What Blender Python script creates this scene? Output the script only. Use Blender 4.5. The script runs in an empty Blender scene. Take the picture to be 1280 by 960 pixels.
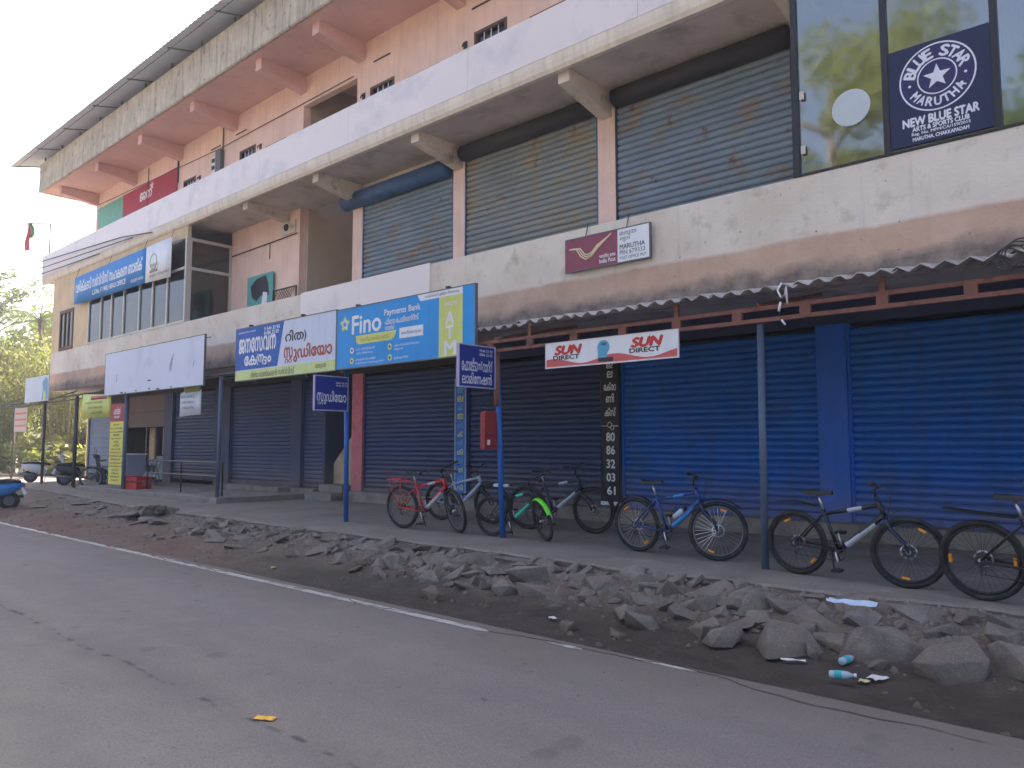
import bpy, bmesh, math, random
import numpy as np
from mathutils import Vector, Matrix, noise, Quaternion
from mathutils.geometry import delaunay_2d_cdt
R = math.radians
rnd = random.Random(7)
scene = bpy.context.scene
COL = scene.collection

# ------------------------------------------------------------------ camera
cam_data = bpy.data.cameras.new('camera'); cam_data.lens = 27.0; cam_data.sensor_width = 36.0
cam_data.clip_start = 0.1; cam_data.clip_end = 2000
cam = bpy.data.objects.new('camera', cam_data); COL.objects.link(cam)
CP, CY, CH = R(4.645), R(41.99), 1.4
fw = Vector((-math.sin(CY)*math.cos(CP), math.cos(CY)*math.cos(CP), math.sin(CP)))
cam.location = (0, 0, CH)
cam.rotation_mode = 'QUATERNION'
cam.rotation_quaternion = fw.to_track_quat('-Z', 'Y')
scene.camera = cam

# ------------------------------------------------------------------ light
SUN_EL, SUN_AZ = R(37), R(-24)          # behind the building, a little to its far end
sd = Vector((math.sin(SUN_AZ)*math.cos(SUN_EL), math.cos(SUN_AZ)*math.cos(SUN_EL), math.sin(SUN_EL)))
world = bpy.data.worlds.new('World'); scene.world = world; world.use_nodes = True
wn = world.node_tree; bg = wn.nodes['Background']
sky = wn.nodes.new('ShaderNodeTexSky'); sky.sky_type = 'NISHITA'; sky.sun_disc = False
sky.sun_elevation = SUN_EL; sky.sun_rotation = SUN_AZ
sky.air_density = 0.6; sky.dust_density = 7.0; sky.ozone_density = 0.4
wn.links.new(sky.outputs[0], bg.inputs[0]); bg.inputs[1].default_value = 0.15
sun_data = bpy.data.lights.new('sun', 'SUN'); sun_data.energy = 4.0; sun_data.angle = R(0.5); sun_data.color = (1, .93, .82)
sun = bpy.data.objects.new('sun', sun_data); COL.objects.link(sun)
sun.rotation_mode = 'QUATERNION'; sun.rotation_quaternion = (-sd).to_track_quat('-Z', 'Y')
vs = scene.view_settings
vs.view_transform = 'Standard'; vs.look = 'None'; vs.gamma = 1; vs.use_curve_mapping = False
vs.exposure = 2.2

# ------------------------------------------------------------------ materials
def srgb(r, g, b):
    f = lambda c: c/12.92 if c <= .04045 else ((c+.055)/1.055)**2.4
    return (f(r/255), f(g/255), f(b/255))
MATS = {}
def pm(name, col, rough=.75, var=.18, vs_=2.5, stain=None, bump=0., bs=30, metal=0., spec=.4, streak=None, fine=.0, splash=None):
    """procedural paint: noise variation, optional blotch stain (col, scale, low, high), vertical streaks (col, amount), bump"""
    if name in MATS: return MATS[name]
    m = bpy.data.materials.new(name); m.use_nodes = True; nt = m.node_tree; N = nt.nodes; L = nt.links
    b = N['Principled BSDF']; b.inputs['Roughness'].default_value = rough; b.inputs['Metallic'].default_value = metal
    b.inputs['Specular IOR Level'].default_value = spec
    geo = N.new('ShaderNodeNewGeometry')
    def nz(scale, det=5, vec=None, rough_=.6):
        t = N.new('ShaderNodeTexNoise'); t.inputs['Scale'].default_value = scale; t.inputs['Detail'].default_value = det
        t.inputs['Roughness'].default_value = rough_
        L.new(vec if vec else geo.outputs['Position'], t.inputs['Vector']); return t.outputs['Fac']
    def rng(v, a, b_, c=0., d=1.):
        t = N.new('ShaderNodeMapRange'); t.inputs[1].default_value = a; t.inputs[2].default_value = b_
        t.inputs[3].default_value = c; t.inputs[4].default_value = d; L.new(v, t.inputs[0]); return t.outputs[0]
    def mixc(f, a, c, typ='MIX'):
        t = N.new('ShaderNodeMix'); t.data_type = 'RGBA'; t.blend_type = typ
        if isinstance(f, float): t.inputs[0].default_value = f
        else: L.new(f, t.inputs[0])
        for s, v in ((6, a), (7, c)):
            if isinstance(v, tuple): t.inputs[s].default_value = (*v[:3], 1)
            else: L.new(v, t.inputs[s])
        return t.outputs[2]
    lo = tuple(max(0, c*(1-var)) for c in col); hi = tuple(min(1, c*(1+var)) for c in col)
    c = mixc(rng(nz(vs_, 6), .3, .7), lo, hi)
    if fine:
        c = mixc(rng(nz(vs_*28, 3), .35, .65, 0., fine), c, tuple(x*.45 for x in col))
    if streak:
        mp = N.new('ShaderNodeMapping'); mp.inputs['Scale'].default_value = (4.5, 4.5, .35); L.new(geo.outputs['Position'], mp.inputs[0])
        c = mixc(rng(nz(1.6, 6, mp.outputs[0]), .48, .75, 0., streak[1]), c, streak[0])
    if stain:
        for s in (stain if isinstance(stain, list) else [stain]):
            c = mixc(rng(nz(s[1], 7), s[2], s[3]), c, s[0])
    if splash:                                  # road dust splashed up from the ground: (colour, z low, z high, amount)
        sp = N.new('ShaderNodeSeparateXYZ'); L.new(geo.outputs['Position'], sp.inputs[0])
        ad = N.new('ShaderNodeMath'); ad.operation = 'MULTIPLY_ADD'; L.new(nz(2.4, 6), ad.inputs[0]); ad.inputs[1].default_value = -.9; L.new(sp.outputs[2], ad.inputs[2])
        c = mixc(rng(ad.outputs[0], splash[2]-.45, splash[1]-.45, 0., splash[3]), c, splash[0])
    L.new(c, b.inputs['Base Color'])
    if bump:
        bp = N.new('ShaderNodeBump'); bp.inputs['Strength'].default_value = bump; bp.inputs['Distance'].default_value = .02
        L.new(nz(bs, 6), bp.inputs['Height']); L.new(bp.outputs[0], b.inputs['Normal'])
    MATS[name] = m; return m
def tools(m):
    nt = m.node_tree; N = nt.nodes; L = nt.links
    def node(t, **k):
        n = N.new(t)
        for a, v in k.items(): setattr(n, a, v)
        return n
    def math_(op, a, b_=0., c=0.):
        n = N.new('ShaderNodeMath'); n.operation = op
        for i, v in enumerate((a, b_, c)):
            if isinstance(v, (int, float)): n.inputs[i].default_value = v
            else: L.new(v, n.inputs[i])
        return n.outputs[0]
    def noise_(scale, det=5, vec=None, rough=.6):
        t = N.new('ShaderNodeTexNoise'); t.inputs['Scale'].default_value = scale; t.inputs['Detail'].default_value = det
        t.inputs['Roughness'].default_value = rough
        if vec: L.new(vec, t.inputs['Vector'])
        return t.outputs['Fac']
    def rng(v, a, b_, c=0., d=1.):
        t = N.new('ShaderNodeMapRange'); t.inputs[1].default_value = a; t.inputs[2].default_value = b_
        t.inputs[3].default_value = c; t.inputs[4].default_value = d; L.new(v, t.inputs[0]); return t.outputs[0]
    def mixc(f, a, c):
        t = N.new('ShaderNodeMix'); t.data_type = 'RGBA'
        if isinstance(f, float): t.inputs[0].default_value = f
        else: L.new(f, t.inputs[0])
        for s, v in ((6, a), (7, c)):
            if isinstance(v, tuple): t.inputs[s].default_value = (*v[:3], 1)
            else: L.new(v, t.inputs[s])
        return t.outputs[2]
    return N, L, node, math_, noise_, rng, mixc
def newmat(name):
    m = bpy.data.materials.new(name); m.use_nodes = True; MATS[name] = m; return m

def fascia_mat():
    # cream stucco; peach painted lower border, damp grey algae along the drip edge, ragged limits
    m = newmat('fascia_stucco'); N, L, node, mt, nz, rng, mix = tools(m); b = N['Principled BSDF']
    geo = node('ShaderNodeNewGeometry'); sep = node('ShaderNodeSeparateXYZ'); L.new(geo.outputs['Position'], sep.inputs[0])
    P = geo.outputs['Position']; z = sep.outputs[2]
    base = mix(rng(nz(.9, 7, P), .3, .7), srgb(214, 200, 186), srgb(232, 224, 214))
    base = mix(rng(nz(3.2, 7, P), .56, .75, 0, .6), base, srgb(168, 150, 132))
    zz = mt('ADD', z, mt('MULTIPLY', mt('SUBTRACT', nz(1.1, 5, P), .5), .14))
    base = mix(rng(zz, 4.36, 4.30), base, mix(rng(nz(2.2, 6, P), .3, .7), srgb(190, 158, 138), srgb(210, 180, 160)))
    zg = mt('ADD', z, mt('MULTIPLY', mt('SUBTRACT', nz(1.7, 7, P), .5), .55))
    base = mix(rng(zg, 4.02, 3.82, 0, .92), base, mix(rng(nz(5, 6, P), .35, .65), srgb(96, 88, 84), srgb(142, 130, 122)))
    mp = node('ShaderNodeMapping'); mp.inputs['Scale'].default_value = (5, 5, .3); L.new(P, mp.inputs[0])
    base = mix(rng(nz(1.5, 6, mp.outputs[0]), .58, .85, 0, .32), base, srgb(140, 125, 112))
    base = mix(rng(nz(14, 3, P), .70, .74, 0, .8), base, srgb(96, 84, 78))
    L.new(base, b.inputs['Base Color']); b.inputs['Roughness'].default_value = .85
    bp = node('ShaderNodeBump'); bp.inputs['Strength'].default_value = .35; bp.inputs['Distance'].default_value = .02
    L.new(nz(22, 6, P), bp.inputs['Height']); L.new(bp.outputs[0], b.inputs['Normal'])
    return m
def road_mat():
    m = newmat('old_asphalt'); N, L, node, mt, nz, rng, mix = tools(m); b = N['Principled BSDF']
    geo = node('ShaderNodeNewGeometry'); P = geo.outputs['Position']; sep = node('ShaderNodeSeparateXYZ'); L.new(P, sep.inputs[0])
    c = mix(rng(nz(.35, 6, P), .3, .7), (.215, .190, .184), (.27, .24, .228))
    mp = node('ShaderNodeMapping'); mp.inputs['Scale'].default_value = (.25, 1.6, 1); L.new(P, mp.inputs[0])
    c = mix(rng(nz(1.2, 6, mp.outputs[0]), .42, .72, 0, .55), c, (.31, .27, .24))
    c = mix(rng(nz(240, 2, P), .35, .7, 0, .6), c, (.075, .068, .066))
    c = mix(rng(nz(95, 3, P), .50, .66, 0, .55), c, (.10, .09, .088))
    mp2 = node('ShaderNodeMapping'); mp2.inputs['Scale'].default_value = (.06, 1.15, 1); L.new(P, mp2.inputs[0])
    c = mix(rng(nz(1.0, 3, mp2.outputs[0]), .48, .62, 0, .35), c, (.17, .15, .148))
    c = mix(rng(nz(60, 3, P), .56, .70, 0, .5), c, (.31, .295, .28))
    # damp and oil spots
    c = mix(rng(nz(2.3, 3, P, .4), .69, .74, 0, .4), c, (.085, .076, .076))
    c = mix(rng(nz(6.1, 3, P, .5), .70, .76, 0, .65), c, (.055, .05, .05))
    # tar seam between the two lanes, broken up
    wob = mt('MULTIPLY', mt('SUBTRACT', nz(1.3, 4, P), .5), .22)
    d = mt('ABSOLUTE', mt('ADD', mt('SUBTRACT', sep.outputs[1], 2.58), wob))
    brk = mt('MULTIPLY', rng(nz(5.5, 4, P), .46, .60), rng(sep.outputs[0], -1.6, -3.4))
    seam = mt('MULTIPLY', rng(d, .03, .008), brk)
    c = mix(mt('MULTIPLY', seam, .75), c, (.022, .022, .026))
    band = mt('MULTIPLY', rng(d, .26, .05, 0, .35), rng(nz(.8, 3, P), .35, .6))
    c = mix(band, c, (.075, .074, .08))
    # dust blown in along the verge
    yy = mt('ADD', sep.outputs[1], mt('MULTIPLY', mt('SUBTRACT', nz(1.1, 6, P), .5), 1.0))
    c = mix(rng(yy, 4.3, 5.4, 0, .6), c, (.155, .128, .108))
    L.new(c, b.inputs['Base Color']); b.inputs['Specular IOR Level'].default_value = .35
    L.new(rng(nz(3, 4, P), .3, .7, .72, .92), b.inputs['Roughness'])
    bp = node('ShaderNodeBump'); bp.inputs['Strength'].default_value = .5; bp.inputs['Distance'].default_value = .008
    L.new(nz(160, 3, P), bp.inputs['Height']); L.new(bp.outputs[0], b.inputs['Normal'])
    return m
def bank_mat():
    m = newmat('verge_earth'); N, L, node, mt, nz, rng, mix = tools(m); b = N['Principled BSDF']
    geo = node('ShaderNodeNewGeometry'); P = geo.outputs['Position']; sep = node('ShaderNodeSeparateXYZ'); L.new(P, sep.inputs[0])
    c = mix(rng(nz(2.2, 7, P), .3, .7), (.095, .068, .054), (.20, .152, .122))
    c = mix(rng(nz(28, 4, P), .5, .68, 0, .7), c, (.27, .228, .195))
    # wet dark silt in the low channel beside the road
    yy = mt('ADD', sep.outputs[1], mt('MULTIPLY', mt('SUBTRACT', nz(.9, 6, P), .5), 1.1))
    wet = mt('MULTIPLY', rng(yy, 6.95, 6.35), rng(sep.outputs[0], -12.5, -9))
    c = mix(mt('MULTIPLY', wet, .92), c, mix(rng(nz(3, 5, P), .35, .65), (.026, .020, .018), (.055, .042, .037)))
    # reddish laterite soil further along
    red = mt('MULTIPLY', rng(sep.outputs[0], -9, -13), rng(nz(.55, 6, P), .42, .58, .25, .9))
    red = mt('MULTIPLY', red, rng(yy, 7.2, 6.0))
    c = mix(red, c, mix(rng(nz(6, 5, P), .3, .7), (.10, .055, .043), (.19, .105, .076)))
    dry = mt('MULTIPLY', rng(sep.outputs[0], -2.4, -.9), rng(nz(.8, 4, P), .5, .62))
    c = mix(mt('MULTIPLY', dry, rng(sep.outputs[1], 6.2, 5.6)), c, (.24, .175, .14))
    L.new(c, b.inputs['Base Color']); L.new(rng(wet, 0, 1, .92, .7), b.inputs['Roughness'])
    bp = node('ShaderNodeBump'); bp.inputs['Strength'].default_value = .8; bp.inputs['Distance'].default_value = .03
    L.new(nz(24, 8, P), bp.inputs['Height']); L.new(bp.outputs[0], b.inputs['Normal'])
    return m
def rock_mat():
    m = newmat('granite_rubble'); N, L, node, mt, nz, rng, mix = tools(m); b = N['Principled BSDF']
    geo = node('ShaderNodeNewGeometry'); P = geo.outputs['Position']; oi = node('ShaderNodeObjectInfo')
    c = mix(rng(nz(6, 7, P), .3, .7), (.15, .128, .114), (.30, .262, .234))
    c = mix(rng(nz(2.3, 4, P), .5, .62, 0, .6), c, (.24, .19, .155))
    c = mix(rng(oi.outputs['Random'], 0, 1, 0, .55), c, (.17, .132, .108))
    c = mix(rng(nz(70, 3, P), .55, .7, 0, .5), c, (.4, .38, .36))
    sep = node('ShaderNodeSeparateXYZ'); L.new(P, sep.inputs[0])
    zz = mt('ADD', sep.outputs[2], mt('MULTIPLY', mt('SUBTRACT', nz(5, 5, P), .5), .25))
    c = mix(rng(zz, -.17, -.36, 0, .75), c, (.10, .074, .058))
    L.new(c, b.inputs['Base Color']); b.inputs['Roughness'].default_value = .9
    bp = node('ShaderNodeBump'); bp.inputs['Strength'].default_value = .9; bp.inputs['Distance'].default_value = .045
    L.new(nz(13, 9, P, .72), bp.inputs['Height']); L.new(bp.outputs[0], b.inputs['Normal'])
    return m
def leaf_mat(name, c0, c1, trans=.5):
    m = newmat(name); N, L, node, mt, nz, rng, mix = tools(m); b = N['Principled BSDF']; out = N['Material Output']
    geo = node('ShaderNodeNewGeometry')
    c = mix(geo.outputs['Random Per Island'], c0, c1)
    c = mix(rng(nz(.5, 3, geo.outputs['Position']), .35, .65, 0, .5), c, tuple(x*.55 for x in c0))
    L.new(c, b.inputs['Base Color']); b.inputs['Roughness'].default_value = .5
    tr = node('ShaderNodeBsdfTranslucent'); L.new(mix(.5, c, (c1[0]*1.7, c1[1]*1.6, c1[2]*.8)), tr.inputs[0])
    ms = node('ShaderNodeMixShader'); ms.inputs[0].default_value = trans
    L.new(b.outputs[0], ms.inputs[1]); L.new(tr.outputs[0], ms.inputs[2]); L.new(ms.outputs[0], out.inputs[0])
    return m
def glass_mat(name, tint, refl, rough=.02):
    m = newmat(name); N, L, node, mt, nz, rng, mix = tools(m); out = N['Material Output']; N.remove(N['Principled BSDF'])
    tr = node('ShaderNodeBsdfTransparent'); tr.inputs[0].default_value = (*tint, 1)
    gl = node('ShaderNodeBsdfGlossy'); gl.inputs[0].default_value = (.9, .95, 1, 1); gl.inputs[1].default_value = rough
    geo = node('ShaderNodeNewGeometry')
    bp = node('ShaderNodeBump'); bp.inputs['Strength'].default_value = .03; bp.inputs['Distance'].default_value = .05
    L.new(nz(1.2, 2, geo.outputs['Position']), bp.inputs['Height']); L.new(bp.outputs[0], gl.inputs['Normal'])
    lw = node('ShaderNodeLayerWeight'); lw.inputs[0].default_value = .25
    f = mt('ADD', mt('MULTIPLY', lw.outputs['Fresnel'], .8), refl)
    ms = node('ShaderNodeMixShader'); L.new(f, ms.inputs[0]); L.new(tr.outputs[0], ms.inputs[1]); L.new(gl.outputs[0], ms.inputs[2])
    L.new(ms.outputs[0], out.inputs[0]); return m

M = {}
M['fascia'] = fascia_mat(); M['road'] = road_mat(); M['bank'] = bank_mat(); M['rock'] = rock_mat()
M['peach'] = pm('peach_wall', srgb(238, 206, 194), .8, .1, 1.2, streak=(srgb(200, 160, 142), .35), bump=.15)
M['cream'] = pm('cream_wall', srgb(216, 192, 158), .8, .1, 1.2, streak=(srgb(180, 155, 130), .5), bump=.15)
M['pink'] = pm('pink_soffit', srgb(222, 182, 178), .8, .08, .8, stain=(srgb(206, 162, 160), 1.5, .55, .8))
M['greysoffit'] = pm('grey_soffit', srgb(206, 196, 188), .85, .15, 1., stain=(srgb(150, 138, 130), 1.2, .52, .75))
M['bracketcream'] = pm('cream_bracket', srgb(214, 202, 190), .85, .15, 1.5, stain=(srgb(120, 108, 98), 2.5, .55, .8))
M['acp'] = pm('lavender_panel', srgb(234, 224, 224), .35, .03, .4, stain=(srgb(196, 190, 204), .9, .55, .85), spec=.5)
M['lip'] = pm('cream_lip', srgb(228, 216, 202), .8, .1, 1.5, streak=(srgb(150, 130, 112), .3), stain=(srgb(150, 132, 116), 2., .66, .78))
M['roofconc'] = pm('weathered_concrete', srgb(196, 186, 172), .9, .2, 2., streak=(srgb(120, 114, 106), .8), stain=[(srgb(205, 195, 175), 1.3, .55, .7), (srgb(80, 78, 72), 3., .58, .75)], bump=.3)
M['concrete'] = pm('walk_concrete', (.245, .21, .185), .92, .2, .8, stain=[((.17, .148, .128), 1.1, .5, .7), ((.31, .268, .235), 2.4, .58, .75)], bump=.35, bs=40, fine=.35)
M['cement'] = pm('cement_step', (.25, .22, .195), .9, .2, 1.5, stain=((.12, .105, .095), 2.5, .5, .75), bump=.3)
M['sheetroof'] = pm('roof_sheet', srgb(206, 212, 226), .6, .08, 1.5)
M['steel'] = pm('grey_steel', srgb(105, 108, 112), .5, .1, 3, metal=.4)
M['asbestos'] = pm('asbestos_sheet', srgb(186, 178, 174), .9, .2, 2, stain=(srgb(120, 112, 108), 2.2, .48, .7), bump=.3)
M['truss'] = pm('rust_brown_paint', srgb(134, 90, 80), .7, .18, 4, stain=(srgb(82, 54, 46), 6, .55, .75))
M['postblue'] = pm('post_blue', srgb(38, 98, 178), .5, .12, 4, stain=(srgb(90, 90, 110), 8, .62, .72))
M['postgrey'] = pm('post_grey', srgb(84, 98, 122), .55, .15, 4, stain=(srgb(110, 85, 70), 7, .6, .72))
M['dark'] = pm('dark_pole', srgb(62, 60, 62), .6, .15, 4)
M['pinkpil'] = pm('pink_pillar', srgb(196, 110, 118), .7, .12, 3, stain=(srgb(150, 80, 90), 4, .55, .75), splash=(srgb(128, 112, 100), .25, 1.1, .5))
M['bluepaint'] = pm('bright_blue_paint', srgb(6, 98, 198), .5, .1, 2, streak=(srgb(14, 74, 160), .4), splash=(srgb(128, 112, 100), .25, 1.1, .5))
M['bluepil'] = pm('shop_pillar_blue', srgb(44, 58, 92), .6, .12, 2, splash=(srgb(128, 112, 100), .25, 1.1, .5))
M['shutblue'] = pm('shutter_blue', srgb(6, 98, 186), .45, .08, 1., stain=[(srgb(30, 84, 146), 1.3, .5, .75), (srgb(70, 84, 110), 3.5, .64, .74)], streak=(srgb(58, 74, 104), .5), metal=.1, splash=(srgb(128, 112, 100), .25, 1.1, .5))
M['shutnavy'] = pm('shutter_navy', srgb(42, 62, 104), .5, .1, 1., stain=(srgb(52, 60, 86), 1.6, .5, .8), metal=.1, splash=(srgb(128, 112, 100), .25, 1.1, .5))
M['shutgrey'] = pm('shutter_blue_grey', srgb(92, 112, 140), .5, .1, 1., metal=.1)
M['shutold'] = pm('old_shutter_slate', srgb(126, 140, 154), .6, .14, 1.2, stain=[(srgb(140, 124, 106), 1.7, .52, .7), (srgb(112, 76, 58), 2.6, .62, .70)], metal=.15)
M['shutold2'] = pm('old_shutter_tan', srgb(138, 144, 146), .6, .16, 1.2, stain=[(srgb(150, 132, 104), 1.2, .48, .66), (srgb(108, 76, 60), 2.4, .62, .71)], metal=.15)
M['hoodblue'] = pm('shutter_hood_blue', srgb(58, 96, 140), .5, .15, 2, stain=(srgb(40, 60, 90), 3, .5, .7))
M['hoodshade'] = pm('shutter_hood_shade', srgb(54, 54, 60), .6, .2, 2, stain=(srgb(76, 58, 50), 3, .56, .74))  # hood darkened for the shadow under the soffit, with some rust
M['white'] = pm('white_paint', srgb(226, 226, 230), .5, .04, 2)
M['alu'] = pm('aluminium_frame', srgb(196, 192, 184), .45, .06, 3, metal=.1)
M['darkframe'] = pm('dark_frame', srgb(44, 44, 52), .45, .1, 4)
M['brown'] = pm('brown_wood', srgb(96, 72, 60), .6, .15, 6)
M['door'] = pm('dark_door', srgb(64, 52, 54), .6, .12, 4)
M['black'] = pm('black_rubber', (.018, .018, .02), .75, .2, 8, stain=((.07, .06, .055), 9, .5, .75))
M['blackgloss'] = pm('black_metal', (.018, .018, .02), .35, .1, 8)
M['chrome'] = pm('bright_metal', (.55, .55, .57), .3, .08, 8, metal=.85)
M['interior'] = pm('interior_wall', srgb(196, 180, 164), .9, .1, 1)
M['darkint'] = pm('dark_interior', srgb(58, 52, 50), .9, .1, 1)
M['stairwall'] = pm('stair_plaster', srgb(188, 166, 140), .85, .1, 1.5, stain=(srgb(150, 125, 105), 2, .5, .7))
M['brownpanel'] = pm('brown_board', srgb(112, 92, 84), .75, .1, 1.5)
M['bark'] = pm('bark', (.13, .105, .085), .9, .3, 5, bump=.5)
M['grassblade'] = leaf_mat('grass_blade', (.07, .11, .025), (.16, .19, .05), .4)
M['leafA'] = leaf_mat('leaf_mid', (.045, .085, .02), (.12, .17, .045), .45)
M['leafB'] = leaf_mat('leaf_yellow', (.09, .13, .03), (.20, .22, .07), .5)
M['leafC'] = leaf_mat('leaf_dark', (.03, .06, .018), (.07, .11, .035), .4)
M['ground'] = pm('soil_ground', (.19, .14, .10), .95, .25, .4, stain=((.12, .14, .06), .5, .45, .65), bump=.4, bs=8)
M['glassR'] = glass_mat('tinted_glass', (.66, .65, .52), .21, .05)
M['glassL'] = glass_mat('window_glass', (.40, .42, .44), .07, .05)
M['glassP'] = glass_mat('partition_glass', (.62, .62, .58), .06, .05)
def flat(name, rgb, rough=.55, var=.07): return pm('print_'+name, srgb(*rgb), rough, var, 2.2, bump=.2, bs=2.5, streak=(srgb(*[int(c*.82+12) for c in rgb]), .45))

# ------------------------------------------------------------------ mesh helpers
OFF = {}
class MB:
    def __init__(s): s.v = []; s.f = []
    def add(s, vs_, fs):
        o = len(s.v); s.v += [tuple(p) for p in vs_]; s.f += [tuple(i+o for i in f) for f in fs]; return s
    def box(s, x0, x1, y0, y1, z0, z1):
        if x0 > x1: x0, x1 = x1, x0
        if y0 > y1: y0, y1 = y1, y0
        if z0 > z1: z0, z1 = z1, z0
        return s.add([(x0,y0,z0),(x1,y0,z0),(x1,y1,z0),(x0,y1,z0),(x0,y0,z1),(x1,y0,z1),(x1,y1,z1),(x0,y1,z1)],
                     [(0,3,2,1),(4,5,6,7),(0,1,5,4),(1,2,6,5),(2,3,7,6),(3,0,4,7)])
    def prism_x(s, poly, x0, x1):           # poly: (y,z) outline
        n = len(poly); vs_ = [(x0,y,z) for y,z in poly]+[(x1,y,z) for y,z in poly]
        return s.add(vs_, [tuple(range(n))[::-1], tuple(range(n,2*n))]+[(i,(i+1)%n,n+(i+1)%n,n+i) for i in range(n)])
    def prism_y(s, poly, y0, y1):           # poly: (x,z) outline, thickness along y
        n = len(poly); vs_ = [(x,y0,z) for x,z in poly]+[(x,y1,z) for x,z in poly]
        return s.add(vs_, [tuple(range(n)), tuple(range(n,2*n))[::-1]]+[(i,n+i,n+(i+1)%n,(i+1)%n) for i in range(n)])
    def prism_z(s, poly, z0, z1):
        n = len(poly); vs_ = [(x,y,z0) for x,y in poly]+[(x,y,z1) for x,y in poly]
        return s.add(vs_, [tuple(range(n))[::-1], tuple(range(n,2*n))]+[(i,(i+1)%n,n+(i+1)%n,n+i) for i in range(n)])
    def tube(s, pts, r, n=8, closed=False, cap=True):
        pts = [Vector(p) for p in pts]; k = len(pts); rr = r if isinstance(r, (list, tuple)) else [r]*k
        rings = []; up = None
        for i, p in enumerate(pts):
            a = pts[(i-1) % k] if (closed or i > 0) else p; b = pts[(i+1) % k] if (closed or i < k-1) else p
            t = (b-a).normalized()
            if up is None: up = Vector((0,0,1)) if abs(t.z) < .9 else Vector((1,0,0))
            u = t.cross(up); 
            if u.length < 1e-4: u = t.cross(Vector((0,1,0)))
            u.normalize(); w = u.cross(t).normalized(); up = w
            rings.append([p+(u*math.cos(2*math.pi*j/n)+w*math.sin(2*math.pi*j/n))*rr[i] for j in range(n)])
        vs_ = [q for g in rings for q in g]; fs = []
        for i in range(k if closed else k-1):
            a = i*n; b = ((i+1) % k)*n
            for j in range(n): fs.append((a+j, a+(j+1)%n, b+(j+1)%n, b+j))
        if cap and not closed: fs += [tuple(range(n))[::-1], tuple(range((k-1)*n, k*n))]
        return s.add(vs_, fs)
    def torus(s, c, rad, r, axis='y', n=36, m=8, flat_=1.):
        pts = []
        vs_ = []; fs = []
        for i in range(n):
            a = 2*math.pi*i/n
            for j in range(m):
                b = 2*math.pi*j/m; q = rad+r*math.cos(b); h = r*math.sin(b)*flat_
                p = {'y': (q*math.cos(a), h, q*math.sin(a)), 'x': (h, q*math.cos(a), q*math.sin(a)), 'z': (q*math.cos(a), q*math.sin(a), h)}[axis]
                vs_.append((c[0]+p[0], c[1]+p[1], c[2]+p[2]))
        for i in range(n):
            for j in range(m):
                fs.append((i*m+j, ((i+1)%n)*m+j, ((i+1)%n)*m+(j+1)%m, i*m+(j+1)%m))
        return s.add(vs_, fs)
    def disc_y(s, c, r, y0, y1, n=24):
        return s.prism_y([(c[0]+r*math.cos(2*math.pi*i/n), c[2]+r*math.sin(2*math.pi*i/n)) for i in range(n)], c[1]+y0, c[1]+y1)
    def ellipsoid(s, c, rx, ry, rz, n=12, m=8):
        vs_ = [(c[0], c[1], c[2]-rz)]; fs = []
        for i in range(1, m):
            t = -math.pi/2+math.pi*i/m
            for j in range(n):
                a = 2*math.pi*j/n; vs_.append((c[0]+rx*math.cos(t)*math.cos(a), c[1]+ry*math.cos(t)*math.sin(a), c[2]+rz*math.sin(t)))
        vs_.append((c[0], c[1], c[2]+rz)); L_ = len(vs_)-1
        for j in range(n): fs.append((0, 1+(j+1)%n, 1+j)); fs.append((L_, L_-n+j, L_-n+(j+1)%n))
        for i in range(m-2):
            for j in range(n): a = 1+i*n; fs.append((a+j, a+(j+1)%n, a+n+(j+1)%n, a+n+j))
        return s.add(vs_, fs)
    def xf(s, mat): s.v = [tuple(mat @ Vector(p)) for p in s.v]; return s
    def build(s, name, mat, parent=None, smooth=False, local=False):
        off = Vector((0,0,0)) if (parent is None or local) else OFF.get(parent.name, Vector((0,0,0)))
        me = bpy.data.meshes.new(name)
        me.from_pydata([(p[0]-off.x, p[1]-off.y, p[2]-off.z) for p in s.v], [], s.f)
        if mat: me.materials.append(mat)
        if smooth:
            for p in me.polygons: p.use_smooth = True
        me.update()
        return link(name, me, parent)
def link(name, me, parent=None):
    o = bpy.data.objects.new(name, me); COL.objects.link(o)
    if parent is not None:
        o.parent = parent; OFF[o.name] = OFF.get(parent.name, Vector((0,0,0)))
    return o
def tag(o, label=None, cat=None, group=None, kind=None):
    if label: o['label'] = label
    if cat: o['category'] = cat
    if group: o['group'] = group
    if kind: o['kind'] = kind
    return o
def thing(name, label, cat, loc=(0,0,0), rotz=0, group=None):
    o = bpy.data.objects.new(name, None); COL.objects.link(o); o.location = loc; o.rotation_euler = (0,0,rotz)
    o.empty_display_size = .2; OFF[o.name] = Vector(loc)
    return tag(o, label, cat, group)
def group_empty(name, parent):              # an intermediate part made of sub-parts
    o = bpy.data.objects.new(name, None); COL.objects.link(o); o.parent = parent; o.empty_display_size = .1
    OFF[o.name] = OFF.get(parent.name, Vector((0,0,0))); return o
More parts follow.
